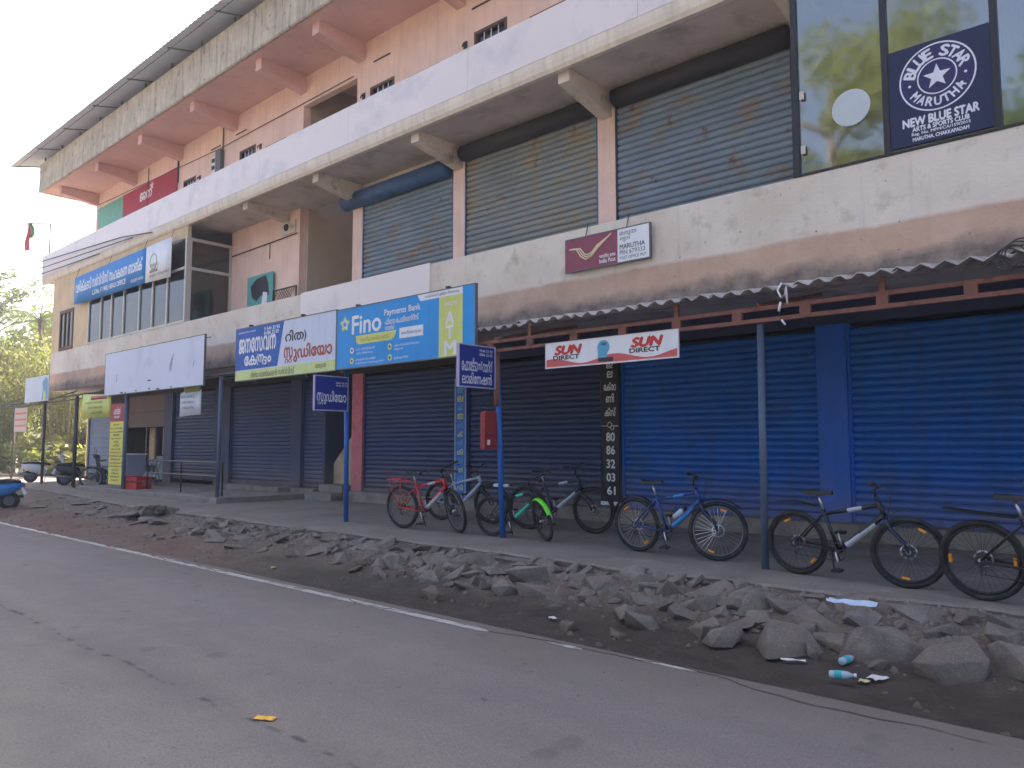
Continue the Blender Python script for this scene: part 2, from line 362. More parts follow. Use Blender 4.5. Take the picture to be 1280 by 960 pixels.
def text_mb(body, x0, x1, z0, z1, y, bold=.0, shear=0, depth=.002, axis='y'):
    """lettering stretched into the rectangle x0..x1, z0..z1 on a board that faces -y (axis x: faces +x, x0..x1 run along y)"""
    cu = bpy.data.curves.new('lettering', 'FONT'); cu.body = body; cu.size = 1; cu.resolution_u = 3; cu.shear = shear
    cu.fill_mode = 'NONE'
    ob = bpy.data.objects.new('lettering', cu); me = bpy.data.meshes.new_from_object(ob)
    P2 = [v.co.xy for v in me.vertices]; E2 = [tuple(e.vertices) for e in me.edges]
    bpy.data.objects.remove(ob); bpy.data.curves.remove(cu); bpy.data.meshes.remove(me)
    vs_ = []; fs = []
    if P2:
        # outlines of strokes overlap inside a glyph: triangulate, keep what has a non-zero winding number
        ov, oe, of = delaunay_2d_cdt(P2, E2, [], 0, 1e-5)[:3]
        q = np.array([tuple(p) for p in P2]); e = np.array(E2); a0 = q[e[:,0]]; a1 = q[e[:,1]]
        o = np.array([tuple(p) for p in ov]); tri = np.array([t for t in of if len(t) == 3]); cen = o[tri].mean(1)
        up = (a0[None,:,1] <= cen[:,1:2]) & (a1[None,:,1] > cen[:,1:2]); dn = (a0[None,:,1] > cen[:,1:2]) & (a1[None,:,1] <= cen[:,1:2])
        cr = (a1[:,0]-a0[:,0])[None]*(cen[:,1:2]-a0[None,:,1])-(cen[:,0:1]-a0[None,:,0])*(a1[:,1]-a0[:,1])[None]
        wn_ = (up & (cr > 0)).sum(1)-(dn & (cr < 0)).sum(1)
        vs_ = [Vector((p[0], p[1], 0)) for p in o]; fs = [tuple(int(k) for k in t) for t in tri[wn_ != 0]]
        used_ = sorted({k for f_ in fs for k in f_}); mp_ = {k: i_ for i_, k in enumerate(used_)}
        vs_ = [vs_[k] for k in used_]; fs = [tuple(mp_[k] for k in f_) for f_ in fs]
    mb = MB()
    if not vs_: return mb
    ax = min(v.x for v in vs_); bx_ = max(v.x for v in vs_); ay = min(v.y for v in vs_); by = max(v.y for v in vs_)
    f = lambda v: (x0+(v.x-ax)/(bx_-ax)*(x1-x0), z0+(v.y-ay)/max(1e-6, by-ay)*(z1-z0))
    b_ = bold*.55                               # heavier weights: the outline struck again a little to each side, each strike proud of the last
    for k, (dx, dy) in enumerate(((0,0),(b_,0),(-b_,0),(0,b_),(0,-b_)) if b_ > .008 else ((0,0),)):
        g = [f(v+Vector((dx, dy, 0))) for v in vs_]; dp = depth+.00035*k
        mb.add([(p[0], y-dp, p[1]) for p in g] if axis == 'y' else [(y+dp, p[0], p[1]) for p in g], fs)
    return mb
def letters(body, x0, x1, z0, z1, y, mat, parent, bold=.02, shear=0, axis='y', name='lettering'):
    return text_mb(body, x0, x1, z0, z1, y, bold, shear, axis=axis).build(name, mat, parent)

# ------------------------------------------------------------------ setting
D, F0 = 12.2, 10.7                    # shop front plane, plane of the cantilevered parapets
def zroad(x): return -.30
def platform_edge(x):
    e = 7.62 + .10*noise.noise((x*.9, 3.1, 0)) + .07*noise.noise((x*3.1, 1.7, 0)) + .03*noise.noise((x*9, 4., 2.))
    if x > -5: e += .22*min(1, (x+5)/4)
    if x < -19: e += min(.9, (-19-x)*.10)
    return e
def bank_z(x, y):
    t = max(0., min(1., (y-5.25)/2.4))
    if x > -11: prof = -.315 - .05*math.sin(math.pi*min(1, t/.5)) if t < .42 else -.33+.27*((t-.42)/.58)**1.0
    else: prof = -.31+.25*t**1.1
    k = max(0, min(1, (x+13)/4)); a = -.31+.25*t**1.1; b_ = (-.315-.05*math.sin(math.pi*min(1, t/.5))) if t < .42 else -.335+.265*((t-.42)/.58)
    prof = a*(1-k)+b_*k
    if y > 7.7: prof = min(prof, -.05)
    am = min(1, t*4)
    return prof + am*(.05*noise.noise((x*1.1, y*1.6, 0)) + .035*noise.noise((x*3.3, y*3.9, 5)) + .012*noise.noise((x*11, y*11, 2)))
mb = MB(); mb.add([(-400,-400,-.42),(400,-400,-.42),(400,400,-.42),(-400,400,-.42)], [(0,1,2,3)])
tag(mb.build('ground', M['ground']), kind='structure')
mb = MB(); mb.add([(-200,-5.2,-.30),(60,-5.2,-.30),(60,5.42,-.30),(-200,5.42,-.30)], [(0,1,2,3)])
road = tag(mb.build('road', M['road']), kind='structure')
# painted edge line, worn at its limits, ends where silt has washed over it
M['line'] = newmat('worn_road_paint'); N, L, node, mt, nz, rng, mix = tools(M['line'])
g_ = node('ShaderNodeNewGeometry')
L.new(mix(rng(nz(9, 6, g_.outputs['Position']), .44, .62), (.50, .48, .46), (.24, .225, .21)), N['Principled BSDF'].inputs['Base Color'])
def line_piece(xa, xb, w=.11, y=5.24):
    mb = MB(); n = max(2, int((xb-xa)/.12)); vs_ = []
    for i in range(n+1):
        x = xa+(xb-xa)*i/n; j = .012*noise.noise((x*6, 1, 0)); k = .012*noise.noise((x*6, 9, 0)); e = 1 if 0 < i < n else .4
        vs_ += [(x, y-w/2*e+j, -.296), (x, y+w/2*e+k, -.296)]
    mb.add(vs_, [(2*i, 2*i+2, 2*i+3, 2*i+1) for i in range(n)]); return mb
line_piece(-120, -5.0).build('edge_line', M['line'], road)
line_piece(-4.35, -3.98, .07, 5.30).build('edge_line', M['line'], road)
line_piece(-3.5, -2.95, .05, 5.36).build('edge_line', M['line'], road)
# verge: heightfield from the tarmac up to the broken edge of the walkway
mb = MB(); xs = [-60+i*.35 for i in range(100)]; xs = [x for x in xs if x < -26]+[-26+i*.11 for i in range(292)]
ys = [5.02+.115*i for i in range(32)]
vs_ = []
for x in xs:
    lip = 5.22 + .16*noise.noise((x*.8, 0, 7)) + .09*noise.noise((x*2.7, 2, 7)) + (.12*math.sin(min(1, max(0, (x+5)/3))*math.pi) if x > -5 else .06)
    for j, y in enumerate(ys):
        if j == 0: vs_.append((x, lip-.02, -.325))
        elif j == 1: vs_.append((x, lip, -.292))
        else: yy = max(y, lip+.05*j); vs_.append((x, yy, max(bank_z(x, yy), -.36)+.004))
ny = len(ys)
mb.add(vs_, [(i*ny+j, (i+1)*ny+j, (i+1)*ny+j+1, i*ny+j+1) for i in range(len(xs)-1) for j in range(ny-1)])
bank = tag(mb.build('roadside_bank', M['bank'], smooth=True), kind='structure')
# concrete walkway in front of the shops: broken front edge with real thickness, built in poured bays
def walk_bay(xa, xb):
    n = max(3, int((xb-xa)/.09)); top = []; lo = []
    mb = MB(); vs_ = []
    for i in range(n+1):
        x = xa+(xb-xa)*i/n; e = platform_edge(x)
        zt = .012*noise.noise((x*.7, 2, 1))
        vs_ += [(x, 12.6, 0), (x, e+.5, .0+zt*.3), (x, e+.03, -.008+zt), (x, e, -.03+zt), (x, e+.05+.05*noise.noise((x*7, 1, 1)), -.16)]
    for i in range(n):
        a = i*5; b_ = a+5
        for k in range(4): mb.f.append((a+k+1, b_+k+1, b_+k, a+k))
    mb.v = vs_; return mb
walk = tag(walk_bay(-46, 6).build('walkway', M['concrete'], smooth=False), kind='structure')
# cement step under the shutters
mb = MB()
for xa, xb in ((-20.2, -17.97), (-16.6, 6)): mb.prism_x([(11.93,0.001),(11.93,.225),(11.95,.245),(12.5,.25),(12.5,.001)], xa, xb)
mb.build('doorstep', M['cement'], walk)
mb = MB(); mb.prism_x([(9.25,.001),(9.25,.115),(9.28,.13),(12.5,.135),(12.5,.001)], -27.4, -18.05)
mb.build('porch_slab', M['cement'], walk)
mb = MB(); mb.prism_x([(11.55,.136),(11.55,.27),(12.5,.275),(12.5,.136)], -22.6, -19.1); mb.build('porch_step', M['cement'], walk)

# loose rubble below the walkway: each stone an object
stone_meshes = []
for k in range(14):
    r_ = random.Random(100+k); bm = bmesh.new()
    fx, fy, fz = r_.uniform(.85, 1.2), r_.uniform(.65, 1.), r_.uniform(.45, .75)
    for _ in range(r_.randint(9, 13)):
        v = Vector((r_.gauss(0,1), r_.gauss(0,1), r_.gauss(0,1))).normalized()*r_.uniform(.8, 1.05)
        bm.verts.new((max(-.8,min(.8,v.x))*fx, max(-.8,min(.8,v.y))*fy, max(-.72,min(.72,v.z))*fz))
    res = bmesh.ops.convex_hull(bm, input=bm.verts)
    bmesh.ops.delete(bm, geom=[g for g in res['geom_interior'] if isinstance(g, bmesh.types.BMVert)], context='VERTS')
    bmesh.ops.dissolve_limit(bm, angle_limit=R(9), verts=bm.verts, edges=bm.edges)
    bmesh.ops.bevel(bm, geom=list(bm.edges), offset=.014, segments=1, affect='EDGES', clamp_overlap=True)
    bmesh.ops.triangulate(bm, faces=bm.faces)
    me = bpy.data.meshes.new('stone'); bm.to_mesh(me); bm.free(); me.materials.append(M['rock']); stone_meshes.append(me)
def stone(x, y, z, s, rz=None, k=None, sq=(1,1,1), tilt=.35):
    o = bpy.data.objects.new('stone', stone_meshes[k if k is not None else rnd.randrange(14)]); COL.objects.link(o); o.parent = bank
    o.location = (x, y, z); o.scale = (s*sq[0], s*sq[1], s*sq[2])
    o.rotation_euler = (rnd.uniform(-tilt, tilt), rnd.uniform(-tilt, tilt), rz if rz is not None else rnd.uniform(0, 6.28)); return o
big = [(-6.05,7.0,-.16,.38),(-5.55,7.42,-.12,.25),(-2.72,6.42,-.22,.30),(-2.62,6.95,-.17,.36),(-2.02,6.62,-.20,.34),(-1.50,6.58,-.20,.31),
       (-4.10,6.38,-.26,.22),(-8.25,6.85,-.16,.27),(-7.45,7.40,-.08,.30),(-6.75,6.10,-.29,.19),(-7.55,6.72,-.2,.24),(-7.05,7.35,-.1,.27),
       (-8.95,7.05,-.15,.25),(-9.35,6.75,-.2,.22),(-5.05,7.2,-.14,.26),(-4.6,6.95,-.2,.24),(-4.25,7.25,-.12,.22),(-3.75,7.05,-.17,.26),(-3.35,6.75,-.2,.25),
       (-3.3,7.3,-.12,.27),(-6.55,6.75,-.22,.2),(-5.3,6.75,-.24,.2),(-1.05,6.9,-.15,.36),(-.55,6.8,-.16,.33),(-10.2,7.0,-.14,.24),(-4.62,5.95,-.3,.12),(-4.15,6.05,-.3,.13),(-6.9,7.1,-.15,.2),(-8.0,7.35,-.1,.22)]
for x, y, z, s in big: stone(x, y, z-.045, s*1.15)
placed = [(x, y, s) for x, y, z, s in big]
tries = 0; n_big = 0
while n_big < 34 and tries < 900:                   # broad broken slabs leaning against the edge
    tries += 1; x = rnd.uniform(-10.2, .6); y = rnd.uniform(6.78, 7.55); s = rnd.uniform(.22, .34)
    if any((x-a)**2+(y-b_)**2 < (.55*(s+c))**2 for a, b_, c in placed): continue
    stone(x, y, bank_z(x, y)-.01, s, sq=(1.2,.9,.6), tilt=.45); placed.append((x, y, s)); n_big += 1
def clear(x, y, s): return all((x-a)**2+(y-b_)**2 > (.5*(s+c))**2 for a, b_, c in placed)
n_st = 0; tries = 0
while n_st < 200 and tries < 6000:
    tries += 1
    x = rnd.choice([rnd.uniform(-10.5, .8), rnd.uniform(-15, -.2), rnd.uniform(-9, -2)])
    e = platform_edge(x); s = rnd.choice([.09, .11, .13, .16, .2, .25]) * rnd.uniform(.85, 1.25)
    if x < -11: s *= .75
    y = e - .08 - abs(rnd.gauss(0, .55))
    if y < (6.35 if x > -10 else 6.05) or y > e-.02 or not clear(x, y, s*.8): continue
    stone(x, y, bank_z(x, y)+s*.10, s, sq=(1,1,rnd.uniform(.6,1)), tilt=.6); placed.append((x, y, s)); n_st += 1
for i in range(26):                                 # flat broken slabs further along
    x = rnd.uniform(-24, -13); y = rnd.uniform(6.6, platform_edge(x)-.1); s = rnd.uniform(.18, .42)
    stone(x, y, bank_z(x, y)+.02, s, sq=(1.1,.8,.35), tilt=.22)
mb = MB()                                           # heap of spoil by the edge
for i in range(12): stone(-17.1+rnd.gauss(0,.42), 7.15+rnd.gauss(0,.22), -.03+rnd.uniform(-.05,.1), rnd.uniform(.16,.34), sq=(1,1,.7), tilt=.5)
# fine gravel and chips: uncountable, one object
bits = MB(); r_ = random.Random(5)
def chip(x, y, z, s):
    a = r_.uniform(0, 6.28); c_, s_ = math.cos(a)*s, math.sin(a)*s; h = s*r_.uniform(.5, .9)
    p = [(x+c_, y+s_, z), (x-s_*.8, y+c_*.8, z), (x-c_, y-s_, z), (x+s_*.9, y-c_*.9, z), (x+r_.uniform(-.3,.3)*s, y+r_.uniform(-.3,.3)*s, z+h), (x+c_*.5, y+s_*.5, z+h*.8)]
    bits.add(p, [(0,1,5),(1,4,5),(1,2,4),(2,3,4),(3,5,4),(3,0,5)])
for i in range(5200):
    x = r_.uniform(-24, 1.5) if r_.random() < .75 else r_.uniform(-9, 1); e = platform_edge(x)
    y = e-.02-abs(r_.gauss(0, .55)) if r_.random() < .75 else r_.uniform(5.3, e)
    if y < 5.25 or (x > -11 and y < 6.4 and r_.random() < .65): continue
    chip(x, y, max(bank_z(x, y), -.36)-.002, r_.choice([.012,.016,.02,.026,.035,.05]))
for i in range(260):
    x = r_.uniform(-18, 1); y = 5.25-abs(r_.gauss(0, .35)); chip(x, y, -.303, r_.uniform(.006, .014))
tag(bits.build('gravel', M['rock']), 'loose grey gravel and stone chips along the road verge', 'gravel', kind='stuff')

# ------------------------------------------------------------------ the building
B = thing('shop_building', 'long three storey concrete shop building with pink upper wall and roller shutters', 'building', (-15, D, 0))
XL, XR = -35.3, 6.0
def part(name, mat, *boxes, parent=B, smooth=False):
    mb = MB()
    for b_ in boxes: mb.box(*b_)
    return mb.build(name, mat, parent, smooth)
def slat_mesh(w, pitch):
    k = 1. if pitch > .12 else .72; prof = [(.004,0),(-.014*k,.008),(-.03*k,pitch*.28),(-.035*k,pitch*.5),(-.028*k,pitch*.72),(-.010*k,pitch*.90),(.004,pitch*.93),(.006,pitch)]
    mb = MB(); n = len(prof)
    mb.add([(-w/2,y,z) for y,z in prof]+[(w/2,y,z) for y,z in prof], [(i,n+i,n+i+1,i+1) for i in range(n-1)])
    me = bpy.data.meshes.new('slat'); me.from_pydata(mb.v, [], mb.f)
    for p in me.polygons: p.use_smooth = True
    return me
def shutter(x0, x1, z0, z1, mat, y=D+.10, single=True, pitch=.115, rail=None, label=None):
    s = group_empty('roller_shutter', B)
    if label: s['label'] = label
    off = OFF[s.name]
    x0 += .03; x1 -= .03; w = x1-x0; n = int((z1-z0-.1)/pitch)
    if single:
        me = slat_mesh(w, pitch); me.materials.append(mat)
        for i in range(n):
            o = bpy.data.objects.new('slat', me); COL.objects.link(o); o.parent = s
            o.location = Vector(((x0+x1)/2, y+rnd.uniform(-.0025,.0025), z0+.1+i*pitch))-off
    else:
        mb = MB(); prof = []
        for i in range(n):
            prof += [(y, z0+.1+i*pitch), (y-.02, z0+.1+i*pitch+pitch*.3), (y-.02, z0+.1+i*pitch+pitch*.7)]
        prof.append((y, z0+.1+n*pitch)); k = len(prof)
        mb.add([(x0,a,b_) for a,b_ in prof]+[(x1,a,b_) for a,b_ in prof], [(i,k+i,k+i+1,i+1) for i in range(k-1)])
        mb.build('bay_sheet', mat, s)
    MB().box(x0, x1, y-.035, y+.02, z0, z0+.098).build('bottom_rail', rail or mat, s)
    for xa in (x0-.028, x1-.012): MB().box(xa, xa+.04, y-.05, y+.03, z0, z1).build('guide_rail', rail or mat, s)
    mb = MB(); xm = (x0+x1)/2                                      # pull handles and lock hasps
    for dx in (-w*.22, w*.22): mb.box(xm+dx-.06, xm+dx+.06, y-.06, y-.036, z0+.03, z0+.07)
    mb.build('lock', M['steel'], s)
    return s
# ground floor: columns between the bays, lintel, bays
ZL = 3.30
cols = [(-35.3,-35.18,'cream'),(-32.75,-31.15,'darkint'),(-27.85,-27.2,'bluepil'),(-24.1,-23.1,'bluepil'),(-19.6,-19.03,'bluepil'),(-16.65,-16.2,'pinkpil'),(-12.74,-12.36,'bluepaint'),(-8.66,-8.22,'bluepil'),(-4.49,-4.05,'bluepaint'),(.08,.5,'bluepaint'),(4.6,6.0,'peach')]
for a, b_, m_ in cols: part('pillar', M[m_], (a, b_, D, D+.35, .0, ZL))
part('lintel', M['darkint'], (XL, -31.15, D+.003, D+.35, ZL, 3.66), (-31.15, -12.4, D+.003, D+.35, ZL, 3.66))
part('lintel', M['bluepil'], (-12.4, XR, D+.003, D+.35, ZL, 3.66))
shutter(-35.18, -32.75, .30, ZL, M['shutgrey'], single=False, label='pale blue grey roller shutter at the far end')
shutter(-27.2, -24.1, .28, ZL, M['shutnavy'], single=False)
shutter(-23.1, -19.6, .28, ZL, M['shutnavy'], single=False)
shutter(-19.03, -17.97, .28, ZL, M['shutnavy'], single=False)
shutter(-16.2, -12.74, .255, ZL, M['shutnavy'])
shutter(-12.36, -8.66, .255, ZL, M['shutnavy'])
shutter(-8.22, -4.49, .255, ZL, M['shutblue'], rail=M['bluepaint'])
shutter(-4.05, .08, .255, ZL, M['shutblue'], rail=M['bluepaint'])
shutter(.5, 4.6, .255, ZL, M['shutblue'], rail=M['bluepaint'], single=False)
mb = MB(); mb.box(-12.73,-12.37,D-.012,D-.002,.3,2.95)
# stairwell behind the open bay, rising over three floors
SX0, SX1 = -19.2, -16.65
part('stair_wall', M['interior'], (SX0-.12,SX0,D+.201,15.4,3.9,12.3), (SX1,SX1+.12,D+.36,15.4,.0,12.3), (SX0-.12,SX1+.12,15.4,15.52,0,12.3))
part('stair_wall', M['bluepil'], (-17.97,-17.85,D+.001,15.4,0,3.6))
mb = MB()
for i in range(9): mb.box(-17.85+.14*i*0, SX1, D+.10+.27*i, D+.10+.27*(i+1), 0, .19*(i+1))
mb.build('stairs', M['cement'], B)
part('stairs', M['cement'], (-17.9,-16.70,11.62,D+.098,.001,.19), (-17.8,-16.75,D-.2,D+.097,.191,.38))
mb = MB(); mb.prism_x([(D+.16,.0),(D+.16,1.0),(15.3,3.6),(15.3,0)], -17.3, -17.2)
mb.xf(Matrix.Identity(4)); mb2 = MB(); mb2.prism_y([(-17.93,.38),(-17.93,.86),(-16.68,2.0),(-16.68,.38)], D+.3, D+.38); mb2.build('stair_flank', M['stairwall'], B)
# open tea shop bay
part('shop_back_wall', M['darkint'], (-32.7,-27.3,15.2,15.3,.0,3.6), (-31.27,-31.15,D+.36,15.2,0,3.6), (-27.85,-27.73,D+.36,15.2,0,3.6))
part('fascia_board', M['brownpanel'], (-31.15,-27.85,D+.05,D+.10,2.12,2.68), (-31.15,-27.85,D+.055,D+.10,2.71,ZL))
part('board_rail', M['dark'], (-31.15,-27.85,D+.04,D+.11,2.682,2.708))
part('bay_sheet', pm('tan_back_light', srgb(196,166,130), .9, .2, 6), (-30.35,-29.75,D+.5,D+.53,.9,2.11))  # flat sheet coloured tan to stand for light through the open back
part('shop_frame', M['dark'], (-29.6,-29.5,D+.1,D+.2,.14,2.12), (-28.75,-28.68,D+.1,D+.2,.14,2.12))
part('poster', flat('faded_pink', (190,140,140)), (-28.6,-27.9,D+.3,D+.32,1.1,2.1))
part('half_door', pm('pale_green_door', srgb(120,140,132), .7, .1, 2), (-28.66,-27.87,D+.12,D+.17,.2,1.05))
# outer walls and slabs
part('side_wall', M['cream'], (XL-.0,XL+.2,D+.36,20,0,12.3), (5.8,6.0,D+.36,20,0,12.3), (XL-.0,XL+.2,F0+.121,D+.355,3.9,8.3))
part('light_stop_plinth', M['cement'], (XL+.005,XR-.005,12.61,20.1,-.5,-.012))  # unseen slab added to stop sunlight leaking in under the walls
part('rear_wall', M['cream'], (XL+.2,5.8,19.8,20,0,12.3))
part('floor_slab', M['greysoffit'], (XL,XR,F0+.12,D+.36,3.66,3.86), (XL+.2,SX0-.12,D+.36,19.8,3.66,3.86), (SX1+.12,5.8,D+.36,19.8,3.66,3.86))
part('floor_slab', M['greysoffit'], (-36.6,XR,F0+.05,D+.36,8.36,8.53), (XL+.2,SX0-.12,D+.36,19.8,8.36,8.53), (SX1+.12,5.8,D+.36,19.8,8.36,8.53))
# first floor parapet
mb = MB(); mb.prism_x([(F0+.12,3.66),(F0+.02,3.62),(F0-.02,3.66),(F0,3.9),(F0,5.22),(F0+.01,5.235),(F0+.12,5.235)], XL, XR); mb.build('parapet', M['fascia'], B)
mb = MB(); mb.box(-16.8,-14.4,F0-.02,F0-.002,4.42,5.26).box(-14.395,-11.95,F0-.02,F0-.002,4.42,5.26); mb.build('cladding_panel', M['acp'], B)
# second floor parapet, clad in lavender panels above a cream drip moulding
xs_ = [-36.6]+[-31.0+4.05*i for i in range(10)]; xs_ = [x for x in xs_ if x < XR]+[XR]
for a, b_ in zip(xs_[:-1], xs_[1:]):
    MB().box(a+.004, b_-.004, F0-.10, F0-.06, 8.60, 9.50).build('cladding_panel', M['acp'], B)
mb = MB(); mb.prism_x([(F0+.05,8.54),(F0+.05,9.46),(F0-.055,9.46),(F0-.055,8.602),(F0-.096,8.595),(F0-.094,8.46),(F0-.075,8.36),(F0-.03,8.29),(F0+.08,8.30),(F0+.08,8.355),(F0+.05,8.355)], -36.6, XR)
mb.build('parapet', M['lip'], B)
part('parapet', M['acp'], (-36.605,-36.5,F0+.055,D,8.54,9.48))
# soffit brackets under the first floor corridor roof
def bracket(x, y0, y1, zb0, zb1, zt, mat, w=.26):
    mb = MB(); mb.prism_x([(y1,zb1),(y1,zt),(y0,zt),(y0,zb0)], x-w/2, x+w/2); return mb.build('bracket', mat, B)
for x in (-4.35,-8.47,-12.65,-16.5,.3,4.8): bracket(x, F0+.14, D-.002, 8.12, 7.86, 8.357, M['bracketcream'])
bracket(-20.0, F0+.14, D-.002, 8.15, 8.05, 8.357, M['bracketcream'])
# first floor wall line
for a, b_ in ((-16.75,-16.33),(-12.84,-12.46),(-8.68,-8.27),(-4.74,-4.3)): part('pillar', M['peach'], (a,b_,D,D+.35,3.861,8.358))
part('wall', M['peach'], (-23.3,-19.32,D,D+.2,3.861,8.358))
part('wall', M['greysoffit'], (-16.33,-12.84,D+.03,D+.3,7.98,8.357), (-12.46,-8.68,D+.03,D+.3,8.05,8.357), (-8.27,-4.74,D+.03,D+.3,8.12,8.357))
part('wall', pm('club_room_wall', srgb(206,198,160), .8, .1, 1), (-4.3,5.8,D+.1,D+.3,3.861,8.358))
shutter(-16.33, -12.84, 4.3, 8.0, M['shutold'], y=D+.06, pitch=.13, rail=M['hoodblue'])
shutter(-12.46, -8.68, 4.3, 8.07, M['shutold2'], y=D+.06, pitch=.13, rail=M['hoodblue'])
shutter(-8.27, -4.74, 4.3, 8.14, M['shutold'], y=D+.06, pitch=.13, rail=M['hoodshade'])
def hood(x0, x1, zc, r, mat):
    mb = MB(); mb.tube([(x0,D-.10,zc),(x1,D-.10,zc)], r, 14); return mb.build('shutter_hood', mat, B, True)
hood(-16.95, -12.9, 7.95, .22, M['hoodblue']); hood(-12.42, -8.72, 8.15, .18, M['hoodshade']); hood(-8.2, -4.76, 8.16, .18, M['hoodshade'])
# closed front room at the far end: wall, brown window, glazing
part('wall', M['cream'], (XL,-34.36,F0,F0+.12,5.236,8.30), (-34.36,-32.83,F0,F0+.12,6.86,8.30), (-32.83,-31.25,F0,F0+.12,5.236,8.30), (-31.25,-23.24,F0,F0+.12,7.92,8.30))
def window(x0, x1, z0, z1, y, fm, gm, nb, fw_=.07, transom=None, depth=.06, bars=True):
    w = group_empty('window', B); mb = MB()
    mb.box(x0,x1,y-.02,y+depth,z0,z0+fw_).box(x0,x1,y-.02,y+depth,z1-fw_,z1).box(x0,x0+fw_,y-.018,y+depth-.002,z0+fw_,z1-fw_).box(x1-fw_,x1,y-.018,y+depth-.002,z0+fw_,z1-fw_)
    mb.build('frame', fm, w)
    st = (x1-x0-2*fw_)/nb
    for i in range(nb):
        a = x0+fw_+st*i
        if i: MB().box(a-fw_*.4, a+fw_*.4, y-.015, y+depth-.004, z0+fw_, z1-fw_).build('mullion', fm, w)
        MB().box(a+fw_*.4*(i>0), a+st-fw_*.4*(i<nb-1), y+.018, y+.026, z0+fw_, z1-fw_).build('pane', gm, w)
    return w
window(-34.36, -32.83, 5.24, 6.86, F0-.01, M['brown'], M['glassL'], 3, .13)
gl = group_empty('glazing', B)
mx = [-31.25,-30.05,-29.07,-27.98,-26.67,-25.63,-24.54,-23.28]
for i, x in enumerate(mx): MB().box(x-.045, x+.045, F0-.02, F0+.08, 5.236, 7.92).build('mullion', M['alu'], gl)
for a, b_ in zip(mx[:-1], mx[1:]):
    MB().box(a+.045, b_-.045, F0-.012, F0+.07, 6.92, 7.0).build('transom', M['alu'], gl)
    MB().box(a+.045, b_-.045, F0-.012, F0+.07, 5.237, 5.31).build('sill', M['alu'], gl)
    MB().box(a+.045, b_-.045, F0+.02, F0+.028, 5.31, 6.92).build('pane', M['glassL'], gl)
    MB().box(a+.045, b_-.045, F0+.02, F0+.028, 7.0, 7.92).build('pane', M['glassL'], gl)
sh_ = MB().box(-27.2,-26.1,F0+.5,F0+.9,5.0,5.62); sh_.build('cupboard', M['white'], B)
pt = group_empty('partition', B); X = -23.28
for y0, y1, z0, z1 in ((F0+.081,D-.001,7.82,7.92),(F0+.081,D-.001,6.90,6.99),(D-.09,D-.002,3.87,6.899),(D-.09,D-.002,6.991,7.819),(F0+.081,F0+.16,6.991,7.819),(F0+.081,F0+.16,5.0,6.899)):
    MB().box(X-.04, X+.04, y0, y1, z0, z1).build('frame', M['alu'], pt)
MB().box(X-.004, X+.004, F0+.16, D-.09, 6.99, 7.82).build('pane', M['glassP'], pt); MB().box(X-.004, X+.004, F0+.16, D-.09, 4.0, 6.9).build('pane', M['glassP'], pt)
part('wall', M['interior'], (XL+.2,-23.3,D+1.8,D+1.9,3.87,8.355))
# glass front of the corner club room
gr = group_empty('glazing', B)
gx = [-4.13,-2.92,-1.66,-.40,.86,2.12,3.4]
for x in gx: MB().box(x-.04, x+.04, F0-.02, F0+.09, 5.236, 8.354).build('mullion', M['darkframe'], gr)
for a, b_ in zip(gx[:-1], gx[1:]):
    MB().box(a+.04, b_-.04, F0-.01, F0+.07, 5.236, 5.27).build('sill', M['darkframe'], gr)
    MB().box(a+.04, b_-.04, F0+.02, F0+.028, 5.27, 8.354).build('pane', M['glassR'], gr)
part('side_partition', M['interior'], (-4.16,-4.09,F0+.10,D-.002,3.87,8.12))
part('wall', M['fascia'], (3.44,XR,F0,F0+.12,5.236,8.30))
mb = MB(); mb.disc_y((-3.37,F0-.001,6.04), .255, 0, .012, 28); mb.build('round_sticker', pm('pale_sticker', srgb(190,200,206), .6, .03), B)
for z in (5.55, 6.35): part('hinge', M['alu'], (-4.06,-4.0,F0-.03,F0-.005,z,z+.12))
# top floor wall with door and window heads showing above the parapet
dl = [(-30.45,-29.35,10.97),(-26.95,-26.02,10.95),(-22.95,-21.95,11.0),(-16.07,-15.07,10.95),(-12.16,-11.13,11.02),(-8.0,-7.0,11.0),(-3.5,-2.5,11.0)]
wl = [(-25.2,-24.3,10.72),(-21.36,-20.17,10.73),(-14.53,-13.34,10.72),(-10.46,-9.36,10.74),(-6.2,-5.1,10.73)]
ops = sorted([(a,b_,z,8.531) for a,b_,z in dl]+[(a,b_,z,9.6) for a,b_,z in wl])
mb = MB(); x = XL
def wallseg(a, b_):
    if a < SX0-.06 < b_: wallseg(a, SX0-.06); a = SX0-.06
    if a >= SX0-.07 and a < SX1: 
        mb.box(a, SX1, D, D+.2, 11.42, 12.297); a = SX1
        if b_ <= a: return
    mb.box(a, b_, D, D+.2, 8.531, 12.297)
for a, b_, zt, zb in ops:
    wallseg(x, a); mb.box(a, b_, D, D+.2, zt, 12.297)
    if zb > 9: mb.box(a, b_, D, D+.2, 8.531, zb)
    x = b_
wallseg(x, XR); mb.build('wall', M['peach'], B)
for a, b_, zt in dl:
    d_ = group_empty('door', B)
    mb = MB(); mb.box(a,a+.07,D-.015,D+.12,8.531,zt).box(b_-.07,b_,D-.015,D+.12,8.531,zt).box(a+.07,b_-.07,D-.013,D+.12,zt-.07,zt).box(a+.07,b_-.07,D-.013,D+.12,zt-.40,zt-.35); mb.build('frame', M['brown'], d_)
    MB().box(a+.07,b_-.07,D+.05,D+.09,8.531,zt-.40).build('leaf', M['door'], d_)
    MB().box(a+.07,b_-.07,D+.06,D+.068,zt-.35,zt-.07).build('fanlight', M['glassL'], d_)
    mb = MB()
    for k in range(1, 4): xx = a+.07+(b_-a-.14)*k/4; mb.tube([(xx,D+.03,zt-.35),(xx,D+.03,zt-.07)], .012, 5)
    mb.build('bars', M['white'], d_)
